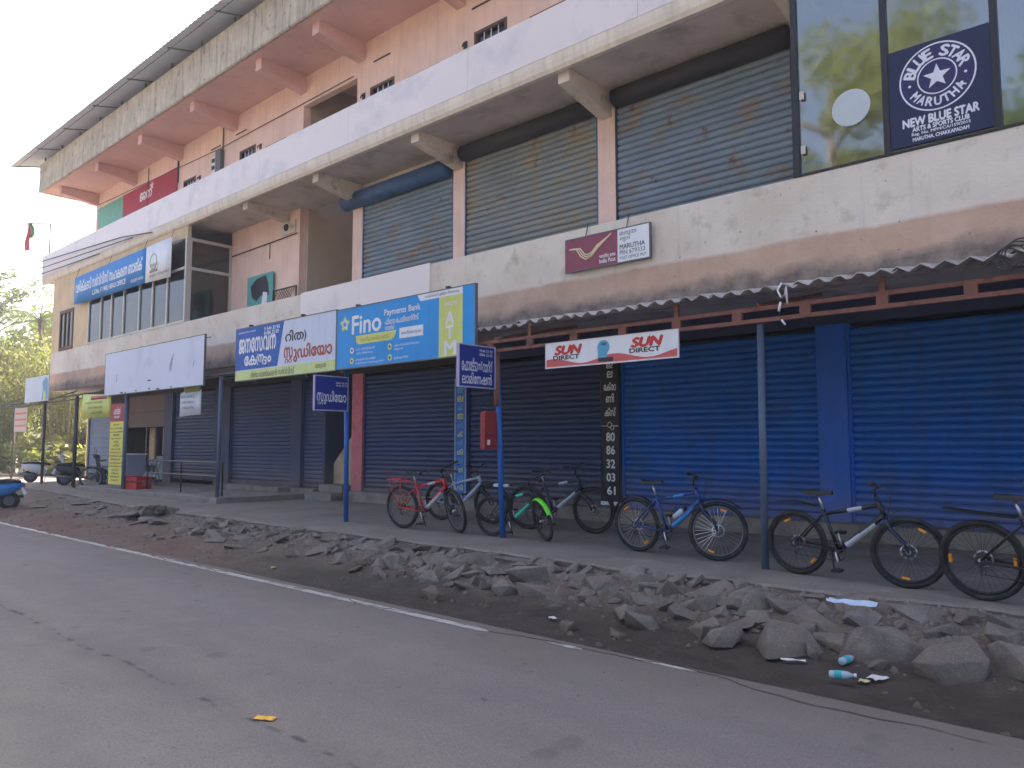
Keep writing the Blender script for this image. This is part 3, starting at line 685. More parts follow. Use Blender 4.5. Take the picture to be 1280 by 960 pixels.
for a, b_, zt in wl:
    w = group_empty('window', B)
    mb = MB(); mb.box(a,a+.06,D-.015,D+.1,9.6,zt).box(b_-.06,b_,D-.015,D+.1,9.6,zt).box(a+.06,b_-.06,D-.013,D+.1,zt-.06,zt).box(a+.06,b_-.06,D-.013,D+.1,9.6,9.66); mb.build('frame', M['brown'], w)
    for k in range(2): xm = (a+b_)/2; MB().box((a+.06,xm+.02)[k],(xm-.02,b_-.06)[k],D+.03,D+.06,9.66,zt-.06).build('shutter_leaf', M['door'], w)
    MB().box((a+b_)/2-.02,(a+b_)/2+.02,D-.01,D+.08,9.66,zt-.06).build('mullion', M['brown'], w)
mb = MB()
for x, z in ((-24.6,11.55),(-22.9,11.62),(-15.6,11.6),(-11.9,11.6)): part('vent_slot', M['door'], (x-.35,x+.35,D-.006,D+.01,z,z+.05))
for x, z in ((-16.35,10.72),(-12.45,10.74),(-21.65,10.75),(-25.7,10.7)):
    mb = MB(); mb.box(x-.06,x+.06,D-.02,D-.001,z,z+.17); mb.tube([(x,D-.02,z+.1),(x,D-.09,z+.08),(x,D-.11,z)], .018, 6); mb.build('bulb_holder', M['darkframe'], B)
for x in (-35.2,-31.2,-27.22,-23.28,-19.27,-16.45,-12.6,-8.5,-4.4,0,4.5):
    mb = MB(); mb.prism_x([(D-.001,11.80),(D-.001,12.298),(10.72,12.298),(10.72,11.98)], x-.15, x+.15); mb.build('bracket', M['pink'], B)
# roof slab, weathered upstand, sheet roof on rafters
part('roof_slab', M['pink'], (-36.7,XR,10.50,20.2,12.30,12.5))
mb = MB(); mb.prism_x([(10.50,12.31),(10.40,12.27),(10.36,12.30),(10.38,13.0),(10.36,13.5),(10.5,13.52)], -36.75, XR); mb.build('roof_upstand', M['roofconc'], B)
part('roof_upstand', M['roofconc'], (-36.75,-36.62,10.505,20.2,12.29,13.5), (XR-.12,XR+.02,10.505,20.2,12.29,13.5), (-36.62,XR-.12,20.06,20.2,12.505,13.5))
def roof_sheet(x0, x1, ya, za, yb, zb, name='roof_sheet', mat=None, pitch=.25, amp=.02, parent=B):
    n = int((x1-x0)/pitch*4); mb = MB(); vs_ = []
    for i in range(n+1):
        x = x0+(x1-x0)*i/n; dz = amp*math.sin(2*math.pi*(x-x0)/pitch)
        vs_ += [(x,ya,za+dz),(x,yb,zb+dz)]
    mb.add(vs_, [(2*i,2*i+2,2*i+3,2*i+1) for i in range(n)])
    if name == 'sheet':
        mb.add([(p[0],p[1],p[2]-.012) for p in vs_], [(2*i+1,2*i+3,2*i+2,2*i) for i in range(n)])
        k = len(vs_); mb.f += [(2*i, k+2*i, k+2*i+2, 2*i+2) for i in range(n)]
    return mb.build(name, mat or M['sheetroof'], parent, name != 'sheet')
x = -38.3; i = 0
while x < XR+1:
    roof_sheet(x, x+1.06, 9.62, 13.60+.006*(i%2), 15.6, 15.05+.006*(i%2)); roof_sheet(x, x+1.06, 15.6, 15.05+.006*(i%2), 22, 13.5+.006*(i%2)); x += 1.0; i += 1
mb = MB(); x = -38.0
while x < XR:
    MB().tube([(x,9.75,13.585),(x,15.55,14.99)], .022, 6).build('rafter', M['steel'], B)
    x += 3.0
for y in (9.9, 10.9, 12.0): MB().tube([(-38.2,y,13.60+(y-9.62)*.2425),(XR+.5,y,13.585+(y-9.62)*.2425)], .016, 6).build('purlin', M['steel'], B)
mb = MB(); x = -36.3
while x < XR: mb.tube([(x,10.44,13.5),(x,10.44,13.74)], .04, 6); x += 2.02
mb.build('roof_post', M['steel'], B)
# conduit, bulkhead lamp and small fittings in the first floor corridor
mb = MB(); mb.tube([(-23.2,D-.03,7.55),(-19.4,D-.03,7.62)], .018, 6); mb.tube([(-20.9,D-.03,7.58),(-20.9,D-.03,7.1)], .012, 5); mb.build('conduit', M['dark'], B)
mb = MB(); mb.box(-20.25,-19.5,D-.05,D-.001,7.68,8.05); mb.build('lamp_plate', M['bracketcream'], B)
mb = MB(); mb.torus((-19.95,D-.07,7.88), .08, .03, 'y', 16, 6); mb.ellipsoid((-19.95,D-.07,7.88), .06, .03, .06); mb.build('bulkhead_lamp', M['darkframe'], B, True)
mb = MB(); mb.tube([(-35.0,D-.03,11.8),(-24.2,D-.03,11.45),(-16.8,D-.03,11.5)], .012, 5); mb.tube([(-27.35,D-.03,12.2),(-27.35,D-.03,11.0)], .02, 5); mb.tube([(-24.05,D-.03,12.2),(-24.05,D-.03,11.0)], .02, 5); mb.build('conduit', M['dark'], B)
mt_ = thing('meter_box', 'grey electricity meter box with switches on the pink upper wall', 'meter box', (-24.1,D-.02,10.6))
MB().box(-24.35,-24.0,D-.14,D-.002,10.55,11.35).build('case', M['steel'], mt_)
mb = MB(); mb.box(-24.62,-24.37,D-.12,D-.002,10.6,11.2); mb.build('fuse_carrier', M['white'], mt_)
for z in (10.75, 11.0): MB().box(-24.58,-24.42,D-.15,D-.121,z,z+.12).build('switch', M['darkframe'], mt_)

# ------------------------------------------------------------------ awning over the walkway
A = thing('awning', 'brown lattice truss awning with corrugated cement sheets over the blue shutters', 'awning', (-4, 8.6, 0))
x = -12.6; i = 0
while x < 4.2:
    dz = .010*(i % 2)+rnd.uniform(-.006,.006); ya = (8.36 if x > -8.4 else 8.7)+rnd.uniform(-.035,.03)
    roof_sheet(x, x+1.09, ya, 3.20+(ya-8.36)*.174+dz, 10.66, 3.60+dz, 'sheet', M['asbestos'], pitch=.218, amp=.032, parent=A); x += 1.03; i += 1
tz0, tz1 = 2.875, 3.015
for z in (tz0, tz1): MB().box(-12.6, 4.6, 8.58, 8.635, z-.024, z+.024).build('chord', M['truss'], A)
x = -12.3; i = 0
while x < 4.5:
    MB().box(x-.06, x+.06, 8.582, 8.632, tz0+.024, tz1-.024).build('web_plate', M['truss'], A)
    if i % 3 == 0: MB().box(x-.03, x+.03, 8.583, 8.63, tz1+.024, 3.2).build('strut', M['truss'], A)
    x += .82; i += 1
for x in (-12.0, -8.1, -3.85, .6):
    mb = MB(); mb.tube([(x,8.61,3.06),(x,10.68,3.5)], .03, 6); mb.build('rafter', M['truss'], A)
for x, y, r_p, m_, lab in ((-12.0,8.70,.045,'postblue','blue painted steel post'),(-8.11,8.80,.045,'postblue','blue painted steel post'),(-3.82,8.58,.042,'postgrey','grey blue steel post'),(.55,8.6,.042,'postgrey',None)):
    mb = MB(); mb.tube([(x,y,.0),(x-.02 if x > -5 else x,8.66,tz0-.03)], r_p, 10); o = mb.build('post', M[m_], A, True)
    if lab: o['label'] = lab
mb = MB(); mb.tube([(-8.11,8.66,2.02),(-8.11,8.66,2.845)], .048, 10); mb.build('post_sleeve', M['truss'], A, True)
# twisted cable end hanging from the sheet edge
cb = thing('cable_end', 'white twisted cable end hanging from the corrugated sheet edge', 'cable', (-3.4,8.3,2.9))
mb = MB(); mb.tube([(-3.42,8.3,3.22),(-3.46,8.28,3.14),(-3.42,8.27,3.05),(-3.37,8.27,3.08),(-3.36,8.27,3.17),(-3.35,8.27,2.97)], .012, 6); mb.build('loop', M['white'], cb, True)
mb = MB(); mb.tube([(-3.43,8.28,3.0),(-3.45,8.27,2.9)], .014, 6); mb.tube([(-3.42,8.27,2.8),(-3.38,8.27,2.74)], .012, 6); mb.build('tape', M['white'], cb, True)
mb = MB(); mb.tube([(-3.43,8.285,3.04),(-3.44,8.275,2.85),(-3.36,8.27,2.7)], .004, 5); mb.build('wire', M['dark'], cb, True)
# canopy frame at the far end
A2 = thing('steel_canopy', 'dark steel pole frame of a dismantled canopy at the far end', 'frame', (-32, 9.7, 0))
for (x, y, zt) in ((-28.5,9.52,3.1),(-32.4,9.72,3.15),(-38.6,10.4,3.1)):
    MB().tube([(x,y,0),(x,y,zt)], .05, 8).build('post', M['dark'], A2, True)
    mb = MB(); mb.prism_z([(x+.24*math.cos(k*.7)*(1+.2*math.sin(k*3)), y+.2*math.sin(k*.7)) for k in range(9)], .001, .02); mb.build('post_foot', M['cement'], A2)
MB().tube([(-28.65,9.52,.05),(-28.62,9.52,3.1)], .03, 8).build('post', M['dark'], A2, True)
for z in (3.02, 3.16): MB().tube([(-44,10.1,z),(-24.2,9.4,z)], .03, 6).build('rail', M['dark'], A2)
for k in range(14):
    x = -43+k*1.4; y = 10.1-.7*(x+44)/19.8
    MB().tube([(x,y,3.02),(x+.7,y-.025,3.16)], .015, 5).build('lattice_bar', M['dark'], A2)
for x in (-38.6,-32.4,-28.5,-25): MB().tube([(x,9.7,3.1),(x,F0+.1,3.55)], .025, 6).build('rafter', M['dark'], A2)
P_ = thing('canopy_post', 'slim brown grey pole at the outer corner of the porch', 'pole', (-18.3,9.4,0))
MB().tube([(-18.42,9.45,0),(-18.38,9.45,3.2)], .05, 8).build('shaft', M['postgrey'], P_, True)
MB().tube([(-26,9.46,3.2),(-16.0,9.40,3.2)], .03, 6).build('rail', M['dark'], P_)
MB().tube([(-18.38,9.4,3.1),(-18.38,D-.01,3.4)], .03, 6).build('rafter', M['dark'], P_)

# ------------------------------------------------------------------ signs
WHT = flat('white', (232,234,240), .5, .03); NAVY = flat('navy', (18,48,140)); CYAN = flat('azure', (4,146,226), .45); YG = flat('lime', (212,218,126))
BRICK = flat('brick_red', (172,78,56)); INK = flat('ink', (52,50,58)); ROYAL = flat('royal', (22,92,182)); PALE = flat('pale_sheet', (206,214,236), .5, .03)
MAROON = flat('maroon', (142,72,92)); DKBLUE = flat('club_blue', (32,42,78)); BLKB = flat('black_board', (26,24,32))
SUNRED = flat('sun_red', (200,60,50)); SKYB = flat('sky_blue', (96,170,206)); CORAL = flat('coral', (208,96,96)); GREENB = flat('teal_print', (104,176,160)); REDB = flat('banner_red', (176,44,66))
def board(t, x0, x1, z0, z1, y, face, th=.05, edge=None, name='panel'):
    MB().box(x0+.006,x1-.006,y+.003,y+th,z0+.006,z1-.006).build('backing', M['steel'], t)
    p = MB().box(x0,x1,y,y+.003,z0,z1).build(name, face, t)
    mb = MB(); w = .018
    mb.box(x0-w,x1+w,y-.006,y+th,z1,z1+w).box(x0-w,x1+w,y-.006,y+th,z0-w,z0).box(x0-w,x0,y-.005,y+th-.001,z0,z1).box(x1,x1+w,y-.005,y+th-.001,z0,z1)
    mb.build('frame', edge or M['steel'], t); return p
def quadp(t, name, mat, poly, y, th=.003):
    return MB().prism_y(poly, y-th, y-.0004).build(name, mat, t)
def star_poly(cx, cz, r, r2, n=5, rot=0):
    return [(cx+(r if i%2==0 else r2)*math.sin(rot+math.pi*i/n), cz+(r if i%2==0 else r2)*math.cos(rot+math.pi*i/n)) for i in range(2*n)]
def dots_text(t, x0, x1, z0, z1, y, mat, seed, n=None, bold=.02):
    pass
# bank signboard
Y = 8.44
s = thing('bank_signboard', 'wide azure bank signboard with star emblem and lime ATM strip', 'signboard', (-10.2,Y,2.84))
board(s, -12.02,-8.38, 2.84,3.94, Y, CYAN)
mb = MB(); mb.prism_y(star_poly(-11.775,3.66,.155,.095,5), Y-.003, Y-.0004); mb.build('emblem', YG, s)
mb = MB(); mb.prism_y(star_poly(-11.775,3.66,.10,.055,5), Y-.006, Y-.0034); mb.build('emblem', WHT, s)
mb = MB(); mb.prism_y(star_poly(-11.775,3.66,.072,.032,5), Y-.009, Y-.0064); mb.build('emblem', CYAN, s)
letters('Fino', -11.55,-10.71, 3.45,3.78, Y, WHT, s, .04)
letters('Payments Bank', -10.62,-9.66, 3.66,3.80, Y, WHT, s, .03)
letters('ഫിേനാ േപയ്െമന്റ്സ്', -10.60,-9.70, 3.53,3.64, Y, WHT, s, .03)
letters('ബാങ്ക്', -10.59,-10.34, 3.43,3.52, Y, WHT, s, .03)
quadp(s, 'lime_bar', YG, [(-11.36,3.25),(-10.42,3.25),(-10.33,3.30),(-10.28,3.41),(-11.44,3.41),(-11.42,3.30)], Y)
quadp(s, 'white_button', WHT, [(-10.20,3.25),(-9.59,3.25),(-9.59,3.43),(-10.20,3.43)], Y)
letters('www.finobank.com', -10.15,-9.64, 3.31,3.37, Y-.003, ROYAL, s, .0)
letters('ബാങ്ക് അക്കൗണ്ട്', -11.3,-10.5, 3.29,3.37, Y-.003, flat('ochre',(176,160,60)), s, .0)
for (cx, cz, m_) in ((-11.545,3.15,WHT),(-11.545,2.96,YG),(-10.455,3.13,YG),(-10.45,2.94,YG)):
    mb = MB(); mb.disc_y((cx,Y-.0034,cz), .058, 0, .003, 18); mb.build('bullet', m_, s)
    mb = MB(); mb.disc_y((cx,Y-.0064,cz), .026, 0, .0026, 12); mb.build('bullet', ROYAL, s)
for body, x0, x1, z0, z1 in (('പണം പിൻവലിക്കൽ',-11.43,-10.88,3.14,3.19),('പണം നിേക്ഷപം',-11.43,-10.93,3.07,3.115),('മൈബൽ റീചാർജ്ജ്',-11.43,-10.85,2.95,2.995),('ബിൽ അടവ് ഇൻഷൂറൻസ്',-11.43,-10.60,2.88,2.925),('പണം അയക്കൽ േസവനം',-10.34,-9.68,3.12,3.17),('ആധാർ',-10.34,-10.1,3.05,3.095),('ഇൻഷുറൻസ്',-10.34,-9.96,2.89,2.95)):
    letters(body, x0, x1, z0, z1, Y, WHT, s, .0)
quadp(s, 'white_strip', WHT, [(-9.66,3.83),(-8.65,3.83),(-8.65,3.938),(-9.74,3.938)], Y)
letters('ബാങ്കിംഗ് എല്ലാ ദിവസവും', -9.55,-8.72, 3.855,3.915, Y-.003, INK, s, 0)
quadp(s, 'lime_strip', YG, [(-9.20,2.842),(-8.65,2.842),(-8.65,3.829),(-9.20,3.829)], Y)
for body, x0, x1, z0, z1 in (('A',-9.04,-8.84,3.37,3.57),('T',-9.03,-8.85,3.13,3.34),('M',-9.06,-8.80,2.87,3.09),('micro',-9.05,-8.78,3.67,3.74)): letters(body, x0, x1, z0, z1, Y-.003, WHT, s, .05)
for x in (-11.4,-9.0):
    MB().tube([(x,Y+.03,3.96),(x,9.2,3.36)], .012, 5).build('stay', M['dark'], s); MB().box(x-.03,x+.03,Y-.02,Y+.06,3.958,3.99).build('bolt', M['dark'], s)
mb = MB(); mb.box(-11.97,-11.93,Y+.051,8.575,2.78,3.1).box(-8.52,-8.48,Y+.051,8.575,2.78,3.1); mb.build('hanger', M['truss'], s)
# studio signboard
s = thing('studio_signboard', 'white and royal blue studio signboard with brick red Malayalam lettering', 'signboard', (-13.9,Y,2.83))
board(s, -15.79,-12.06, 2.83,3.96, Y, PALE)
quadp(s, 'blue_field', ROYAL, [(-15.789,3.05),(-14.09,3.05),(-13.86,3.958),(-15.789,3.958)], Y)
quadp(s, 'lime_strip', flat('pale_lime',(206,220,150)), [(-15.789,2.832),(-12.062,2.832),(-12.062,3.03),(-15.789,3.03)], Y)
letters('ജനേസവന', -15.65,-14.16, 3.42,3.72, Y-.003, WHT, s, .055)
letters('േക', -15.40,-14.92, 3.14,3.34, Y-.003, WHT, s, .055); letters('(', -14.90,-14.84, 3.12,3.36, Y-.003, WHT, s, .05); letters('ന', -14.83,-14.62, 3.18,3.34, Y-.003, WHT, s, .055)
letters('ദ', -14.66,-14.50, 3.12,3.28, Y-.0035, WHT, s, .05); letters('ം', -14.46,-14.33, 3.16,3.28, Y-.003, WHT, s, .055)
letters('അക്ഷയ േസവനങ്ങൾ', -15.69,-14.97, 3.85,3.905, Y-.003, WHT, s, 0)
letters('9 544 33 93', -14.62,-14.02, 3.83,3.905, Y-.003, WHT, s, .05); letters('8 086 32 03', -14.62,-14.06, 3.74,3.815, Y-.003, WHT, s, .05)
letters('റിത', -13.80,-13.14, 3.52,3.74, Y, INK, s, .05); letters(')', -13.13,-13.05, 3.47,3.70, Y, INK, s, .04)
letters('സ', -13.84,-13.52, 3.18,3.40, Y, BRICK, s, .065); letters('ററ', -13.80,-13.55, 3.075,3.165, Y, BRICK, s, .055); letters('ുഡിേയാ', -13.48,-12.18, 3.09,3.42, Y, BRICK, s, .065)
letters('റിത്യ ഓൺൈലൻ സർവ്വീസ്', -15.13,-13.45, 2.86,3.00, Y-.003, INK, s, .0); letters('മരുത', -12.70,-12.36, 2.88,2.98, Y-.003, INK, s, .0)
for x in (-15.2,-13.2): MB().tube([(x,Y+.03,3.98),(x,F0,4.3)], .01, 5).build('stay', M['dark'], s); MB().box(x-.03,x+.03,Y-.02,Y+.06,3.978,4.02).build('bolt', M['dark'], s)
for x in (-14.9,-13.0): MB().box(x-.03,x+.03,Y-.02,Y+.06,2.76,2.81).build('bolt', M['dark'], s)
mb = MB(); mb.box(-15.75,-15.7,Y+.051,9.02,3.15,3.25).box(-12.1,-12.05,Y+.051,8.66,2.9,3.0); mb.build('hanger', M['truss'], s)
# blank board
s = thing('blank_signboard', 'large blank bluish white signboard with torn scars over the porch', 'signboard', (-22.3,9.28,3.0))
board(s, -25.5,-19.0, 2.98,4.27, 9.28, pm('blank_sheet', srgb(208,214,234), .5, .03, .6, stain=(srgb(180,186,205), .7, .55, .8)))
for poly in ([(-20.95,3.42),(-20.85,3.5),(-20.78,3.75),(-20.72,3.95),(-20.9,3.78),(-20.98,3.6)],[(-24.6,3.35),(-24.55,3.35),(-24.53,3.62),(-24.58,3.6)],[(-19.6,3.45),(-19.55,3.5),(-19.5,3.66),(-19.57,3.6)]): quadp(s, 'tear', flat('tear_grey',(158,164,168)), poly, 9.28)
for x, w, z in ((-24.3,.25,3.0),(-23.95,.1,2.985),(-23.2,.12,3.01),(-22.3,.15,3.02),(-21.8,.25,2.99),(-20.9,.12,3.0),(-22.4,.28,3.26)): quadp(s, 'tear', M['dark'], [(x,z),(x+w,z-.01),(x+w*.9,z+.035),(x+w*.2,z+.03)], 9.28, .004)
for x in (-24.5,-21.5): MB().tube([(x,9.3,4.28),(x,F0+.01,4.6)], .012, 5).build('stay', M['dark'], s)
# cooperative bank banner under the upper parapet
s = thing('bank_banner', 'blue and white cooperative bank banner under the upper parapet at far end', 'banner', (-28,10.5,6.8))
def sheet(x0, x1, za0, za1, zb0, zb1, y, bulge, mat, name, nx=16, th=.012, parent=None):
    mb = MB(); f = []; 
    for sgn in (0, 1):
        for i in range(nx+1):
            u = i/nx; x = x0+(x1-x0)*u
            yy = y-bulge*math.sin(math.pi*u)+.02*math.sin(u*19)*abs(bulge)/.1+sgn*th
            mb.v += [(x,yy,za0+(zb0-za0)*u),(x,yy,za1+(zb1-za1)*u)]
    k = 2*(nx+1)
    for i in range(nx): mb.f += [(2*i,2*i+2,2*i+3,2*i+1),(k+2*i+1,k+2*i+3,k+2*i+2,k+2*i)]
    mb.f += [(0,1,k+1,k),(2*nx,k+2*nx,k+2*nx+1,2*nx+1)]+[(2*i,k+2*i,k+2*i+2,2*i+2) for i in range(nx)]+[(2*i+1,2*i+3,k+2*i+3,k+2*i+1) for i in range(nx)]
    return mb.build(name, mat, parent, True)
sheet(-32.3,-25.78, 6.86,7.92, 6.78,7.98, 10.5, .0, flat('azure_cloth',(26,132,208)), 'cloth', parent=s)
sheet(-25.778,-23.9, 6.78,7.98, 6.72,8.0, 10.5, .0, WHT, 'cloth', 4, parent=s)
letters('വഴിക്കടവ് സർവ്വീസ് സഹകരണ ബാങ്ക്', -32.15,-26.05, 7.30,7.74, 10.5, WHT, s, .05)
letters('L.S.No. F 1968, HEAD OFFICE', -30.4,-27.4, 6.98,7.18, 10.5, WHT, s, .04)
letters('മരുത ശാഖ', -26.95,-25.95, 6.93,7.06, 10.5, WHT, s, .0)
letters('നമ്മുെട', -25.4,-24.8, 7.22,7.38, 10.5, INK, s, .0); letters('ബാങ്ക്', -25.45,-24.85, 7.06,7.2, 10.5, INK, s, .04); letters('മരുത ബ്രാഞ്ച്', -25.45,-24.0, 6.88,7.02, 10.5, INK, s, 0)
mb = MB(); mb.torus((-25.2,10.498,7.42), .25, .012, 'y', 24, 4); mb.build('emblem', flat('sage',(120,150,110)), s)
for x in (-32.2,-29,-26,-24): MB().tube([(x,10.5,7.9),(x,10.62,8.3)], .008, 5).build('tie', M['dark'], s)
# post office board
s = thing('post_office_board', 'maroon and white post office board with winged stripe emblem on fascia', 'signboard', (-7.4,10.6,4.46))
board(s, -8.25,-6.54, 4.47,5.03, 10.60, MAROON)
quadp(s, 'white_panel', WHT, [(-7.155,4.472),(-6.542,4.472),(-6.542,5.028),(-7.155,5.028)], 10.6)
for k in range(3):
    d = .045*k; mb = MB()
    pts = [(-8.17+d*.9,4.86),(-8.02+d,4.84),(-7.92+d*.8,4.70+d*.4),(-7.82+d*.4,4.635+d*.85),(-7.70+d*.1,4.67+d*.75),(-7.55-d*.2,4.80+d*.5),(-7.28-d*.2,5.0-d*.3)]
    mb.tube([(x,10.597,z) for x,z in pts], .013, 5); mb.build('emblem', flat('pale_yellow',(232,214,180)), s)
letters('भारतीय डाक', -7.53,-7.20, 4.60,4.67, 10.6, WHT, s, .04); letters('India Post', -7.53,-7.20, 4.515,4.585, 10.6, WHT, s, .04)
for body, z0, z1, x1, b_ in (('മരുത',4.90,4.98,-6.78,.0),('मरुता',4.81,4.88,-6.90,0),('MARUTHA',4.685,4.765,-6.62,.02),('PIN 679333',4.59,4.665,-6.62,.01),('POST OFFICE MLP',4.51,4.56,-6.6,0)): letters(body, -7.11, x1, z0, z1, 10.597, INK, s, b_)
for x in (-7.85,-7.0): MB().tube([(x,10.64,5.05),(x,F0+.02,5.3)], .008, 5).build('tie', M['dark'], s)
# dish television banner under the truss
Y = 8.52
s = thing('dish_banner', 'white banner with two red SUN logos hanging under the brown truss', 'banner', (-5.9,Y,2.5))
board(s, -7.0,-4.87, 2.53,2.86, Y, WHT, .02, M['white'])
wv = [(-6.998,2.532)]+[(-6.998+2.126*i/24, 2.60+.045*math.sin(i/24*4*math.pi+.9)) for i in range(25)]+[(-4.872,2.532)]
MB().prism_y(wv, Y-.003, Y-.0004).build('coral_wave', CORAL, s)
for x0 in (-6.84,-5.55):
    letters('SUN', x0, x0+.47, 2.70,2.82, Y, SUNRED, s, .12, .25); letters('DIRECT', x0-.03, x0+.43, 2.625,2.685, Y, INK, s, .065)
mb = MB(); mb.disc_y((-6.0,Y-.0034,2.74), .10, 0, .003, 22); mb.prism_y([(-6.09,2.60),(-5.95,2.60),(-5.92,2.72),(-6.09,2.72)], Y-.0066, Y-.0036); mb.build('dish_print', SKYB, s)
quadp(s, 'box_print', INK, [(-6.08,2.545),(-5.84,2.545),(-5.84,2.60),(-6.08,2.60)], Y-.003)
letters('HD', -6.03,-5.95, 2.77,2.80, Y-.007, INK, s, .05)
for x in (-6.9,-5.0): MB().box(x-.01,x+.01,Y+.022,8.578,2.80,2.86).build('clip', M['dark'], s)
# projecting pole signs, read from the right hand side of the street
def projecting(name, label, X, y0, y1, z0, z1, lines, ink=WHT):
    s = thing(name, label, 'sign', (X, y1, z0)); 
    MB().box(X-.03,X,y0,y1,z0,z1).build('panel', NAVY, s)
    mb = MB(); w = .018; mb.box(X-.04,X+.008,y0,y1,z1,z1+w).box(X-.04,X+.008,y0,y1,z0-w,z0).box(X-.04,X+.008,y0-w,y0,z0-w,z1+w).box(X-.04,X+.008,y1,y1+w,z0-w,z1+w); mb.build('frame', flat('frame_lilac',(176,176,206)), s)
    for body, a, b_, c, d, bo in lines: letters(body, a, b_, c, d, X, ink, s, bo, axis='x')
    return s
projecting('pole_sign', 'navy Malayalam photostat sign projecting from the middle blue post', -8.06, 7.80, 8.55, 2.29, 2.90, [('േഫാേട്ടാ',7.85,8.18,2.52,2.72,.022),('സ്',8.19,8.28,2.55,2.68,.022),('റാറ്റ്',8.29,8.50,2.52,2.70,.022),('ലാമിേനഷൻ',7.86,8.49,2.33,2.50,.022),('9544 33 93',8.22,8.50,2.82,2.86,.02),('8086 32 03',8.22,8.50,2.76,2.80,.02)])
projecting('pole_sign', 'blue Malayalam studio sign projecting from the far blue post below white board', -11.94, 7.93, 8.64, 2.07, 2.68, [('സ',7.97,8.11,2.22,2.38,.025),('ററ',7.99,8.10,2.16,2.21,.022),('ുഡിേയാ',8.12,8.61,2.17,2.42,.025),('8086 32 03',8.38,8.62,2.56,2.59,.02),('9544 33 93',8.38,8.62,2.51,2.54,.02)])
# letter box hanging on the middle post
s = thing('letter_box', 'red letter box hanging from the middle blue post by wire', 'letter box', (-8.16,8.5,1.3))
mb = MB(); mb.prism_x([(8.40,1.36),(8.68,1.36),(8.68,1.90),(8.63,1.94),(8.45,1.94),(8.40,1.90)], -8.21, -8.12); mb.build('body', pm('letter_red', srgb(146,48,52), .5, .12, 5), s)
mb = MB(); mb.box(-8.119,-8.112,8.44,8.64,1.42,1.84); mb.build('door', pm('letter_red_2', srgb(150,54,58), .5, .1, 5), s)
mb = MB(); mb.box(-8.111,-8.10,8.45,8.50,1.42,1.50); mb.build('notice', WHT, s); mb = MB(); mb.box(-8.111,-8.10,8.41,8.58,1.56,1.575); mb.build('slot', M['dark'], s)
mb = MB(); mb.tube([(-8.17,8.46,1.94),(-8.16,8.52,2.08),(-8.15,8.74,2.1)], .006, 5); mb.torus((-8.12,8.66,2.1), .05, .006, 'x', 14, 4); mb.build('wire', M['dark'], s)
# electronics board on the dark pillar
Y = D-.03
s = thing('shop_board', 'tall black board with white Malayalam letters and phone number on pillar', 'signboard', (-8.44,Y,.35))
MB().box(-8.645,-8.235,Y,D-.003,.36,3.2).build('panel', BLKB, s)
mb = MB(); mb.box(-8.648,-8.63,Y-.006,Y-.001,.36,3.2).box(-8.25,-8.232,Y-.006,Y-.001,.36,3.2); mb.build('edge_strip', M['darkframe'], s)
MB().box(-8.66,-8.22,Y-.01,D-.003,.29,.355).build('base_strip', WHT, s)
for body, x0, x1, z0, z1, b_ in (('ല',-8.49,-8.37,2.72,2.84,.05),('ഇ',-8.51,-8.36,2.90,3.02,.05),('േക്രാ',-8.57,-8.29,2.47,2.63,.05),('ണി',-8.52,-8.34,2.24,2.41,.05),('ക്സ്',-8.55,-8.30,1.98,2.14,.05),('80',-8.52,-8.33,1.50,1.66,.055),('86',-8.52,-8.33,1.25,1.41,.055),('32',-8.52,-8.33,.99,1.15,.055),('03',-8.52,-8.33,.74,.89,.055),('61',-8.51,-8.33,.49,.64,.055)):
    letters(body, x0, x1, z0, z1, Y, WHT, s, b_)
mb = MB(); mb.tube([(-8.63,Y-.004,1.79),(-8.5,Y-.004,1.79)], .008, 4); mb.tube([(-8.36,Y-.004,1.79),(-8.24,Y-.004,1.79)], .008, 4); mb.torus((-8.44,Y-.004,1.81), .05, .008, 'y', 12, 4); mb.torus((-8.38,Y-.004,1.76), .04, .008, 'y', 12, 4); mb.build('emblem', WHT, s)
# stickers on the blue post
s = thing('pillar_poster', 'narrow blue poster strip with faded yellow Malayalam letters on pillar', 'poster', (-12.55,D-.01,.3))
MB().box(-12.70,-12.40,D-.014,D-.003,.30,2.95).build('sheet', pm('poster_blue', srgb(34,104,190), .5, .15, 5), s)
mb = MB(); mb.box(-12.735,-12.70,D-.018,D-.003,.28,2.95).box(-12.40,-12.365,D-.018,D-.003,.28,2.95); mb.build('edge_strip', flat('strip_pale',(150,170,205)), s)
for i, ch in enumerate(['ഇ','ല','ക്','േടാ','ണി','ക്','സ്','മി','ക്സി','ഫാൻ','ടി','വി']): letters(ch, -12.64,-12.46, .42+.2*(11-i), .54+.2*(11-i), D-.014, (YG if i%2 else SKYB), s, .04)
# far end banners
s = thing('menu_banner', 'tall yellow hotel menu banner with red heading on the porch pole', 'banner', (-24.6,9.38,.25))
MB().box(-25.2,-24.2,9.38,9.395,.25,2.16).build('cloth', pm('banner_yellow', srgb(222,214,96), .6, .05, 2), s); MB().box(-25.22,-24.18,9.379,9.396,2.162,2.70).build('heading', flat('heading_red',(160,36,50)), s)
letters('ഹോട്ടൽ', -24.95,-24.45, 2.38,2.60, 9.379, WHT, s, .05); letters('മരുത', -24.9,-24.5, 2.24,2.33, 9.379, WHT, s, .04)
menu = ['ഊണ്','െപാറോട്ട','ചപ്പാത്തി','ദോശ','ഇഡ്ഡലി','വട','ചായ','കാപ്പി','ബിരിയാണി','െനയ്േച്ചാറ്','മീൻകറി','േകാഴിക്കറി','മുട്ടക്കറി','കപ്പ','ബീഫ്','ജ്യൂസ്','െഎസ്']
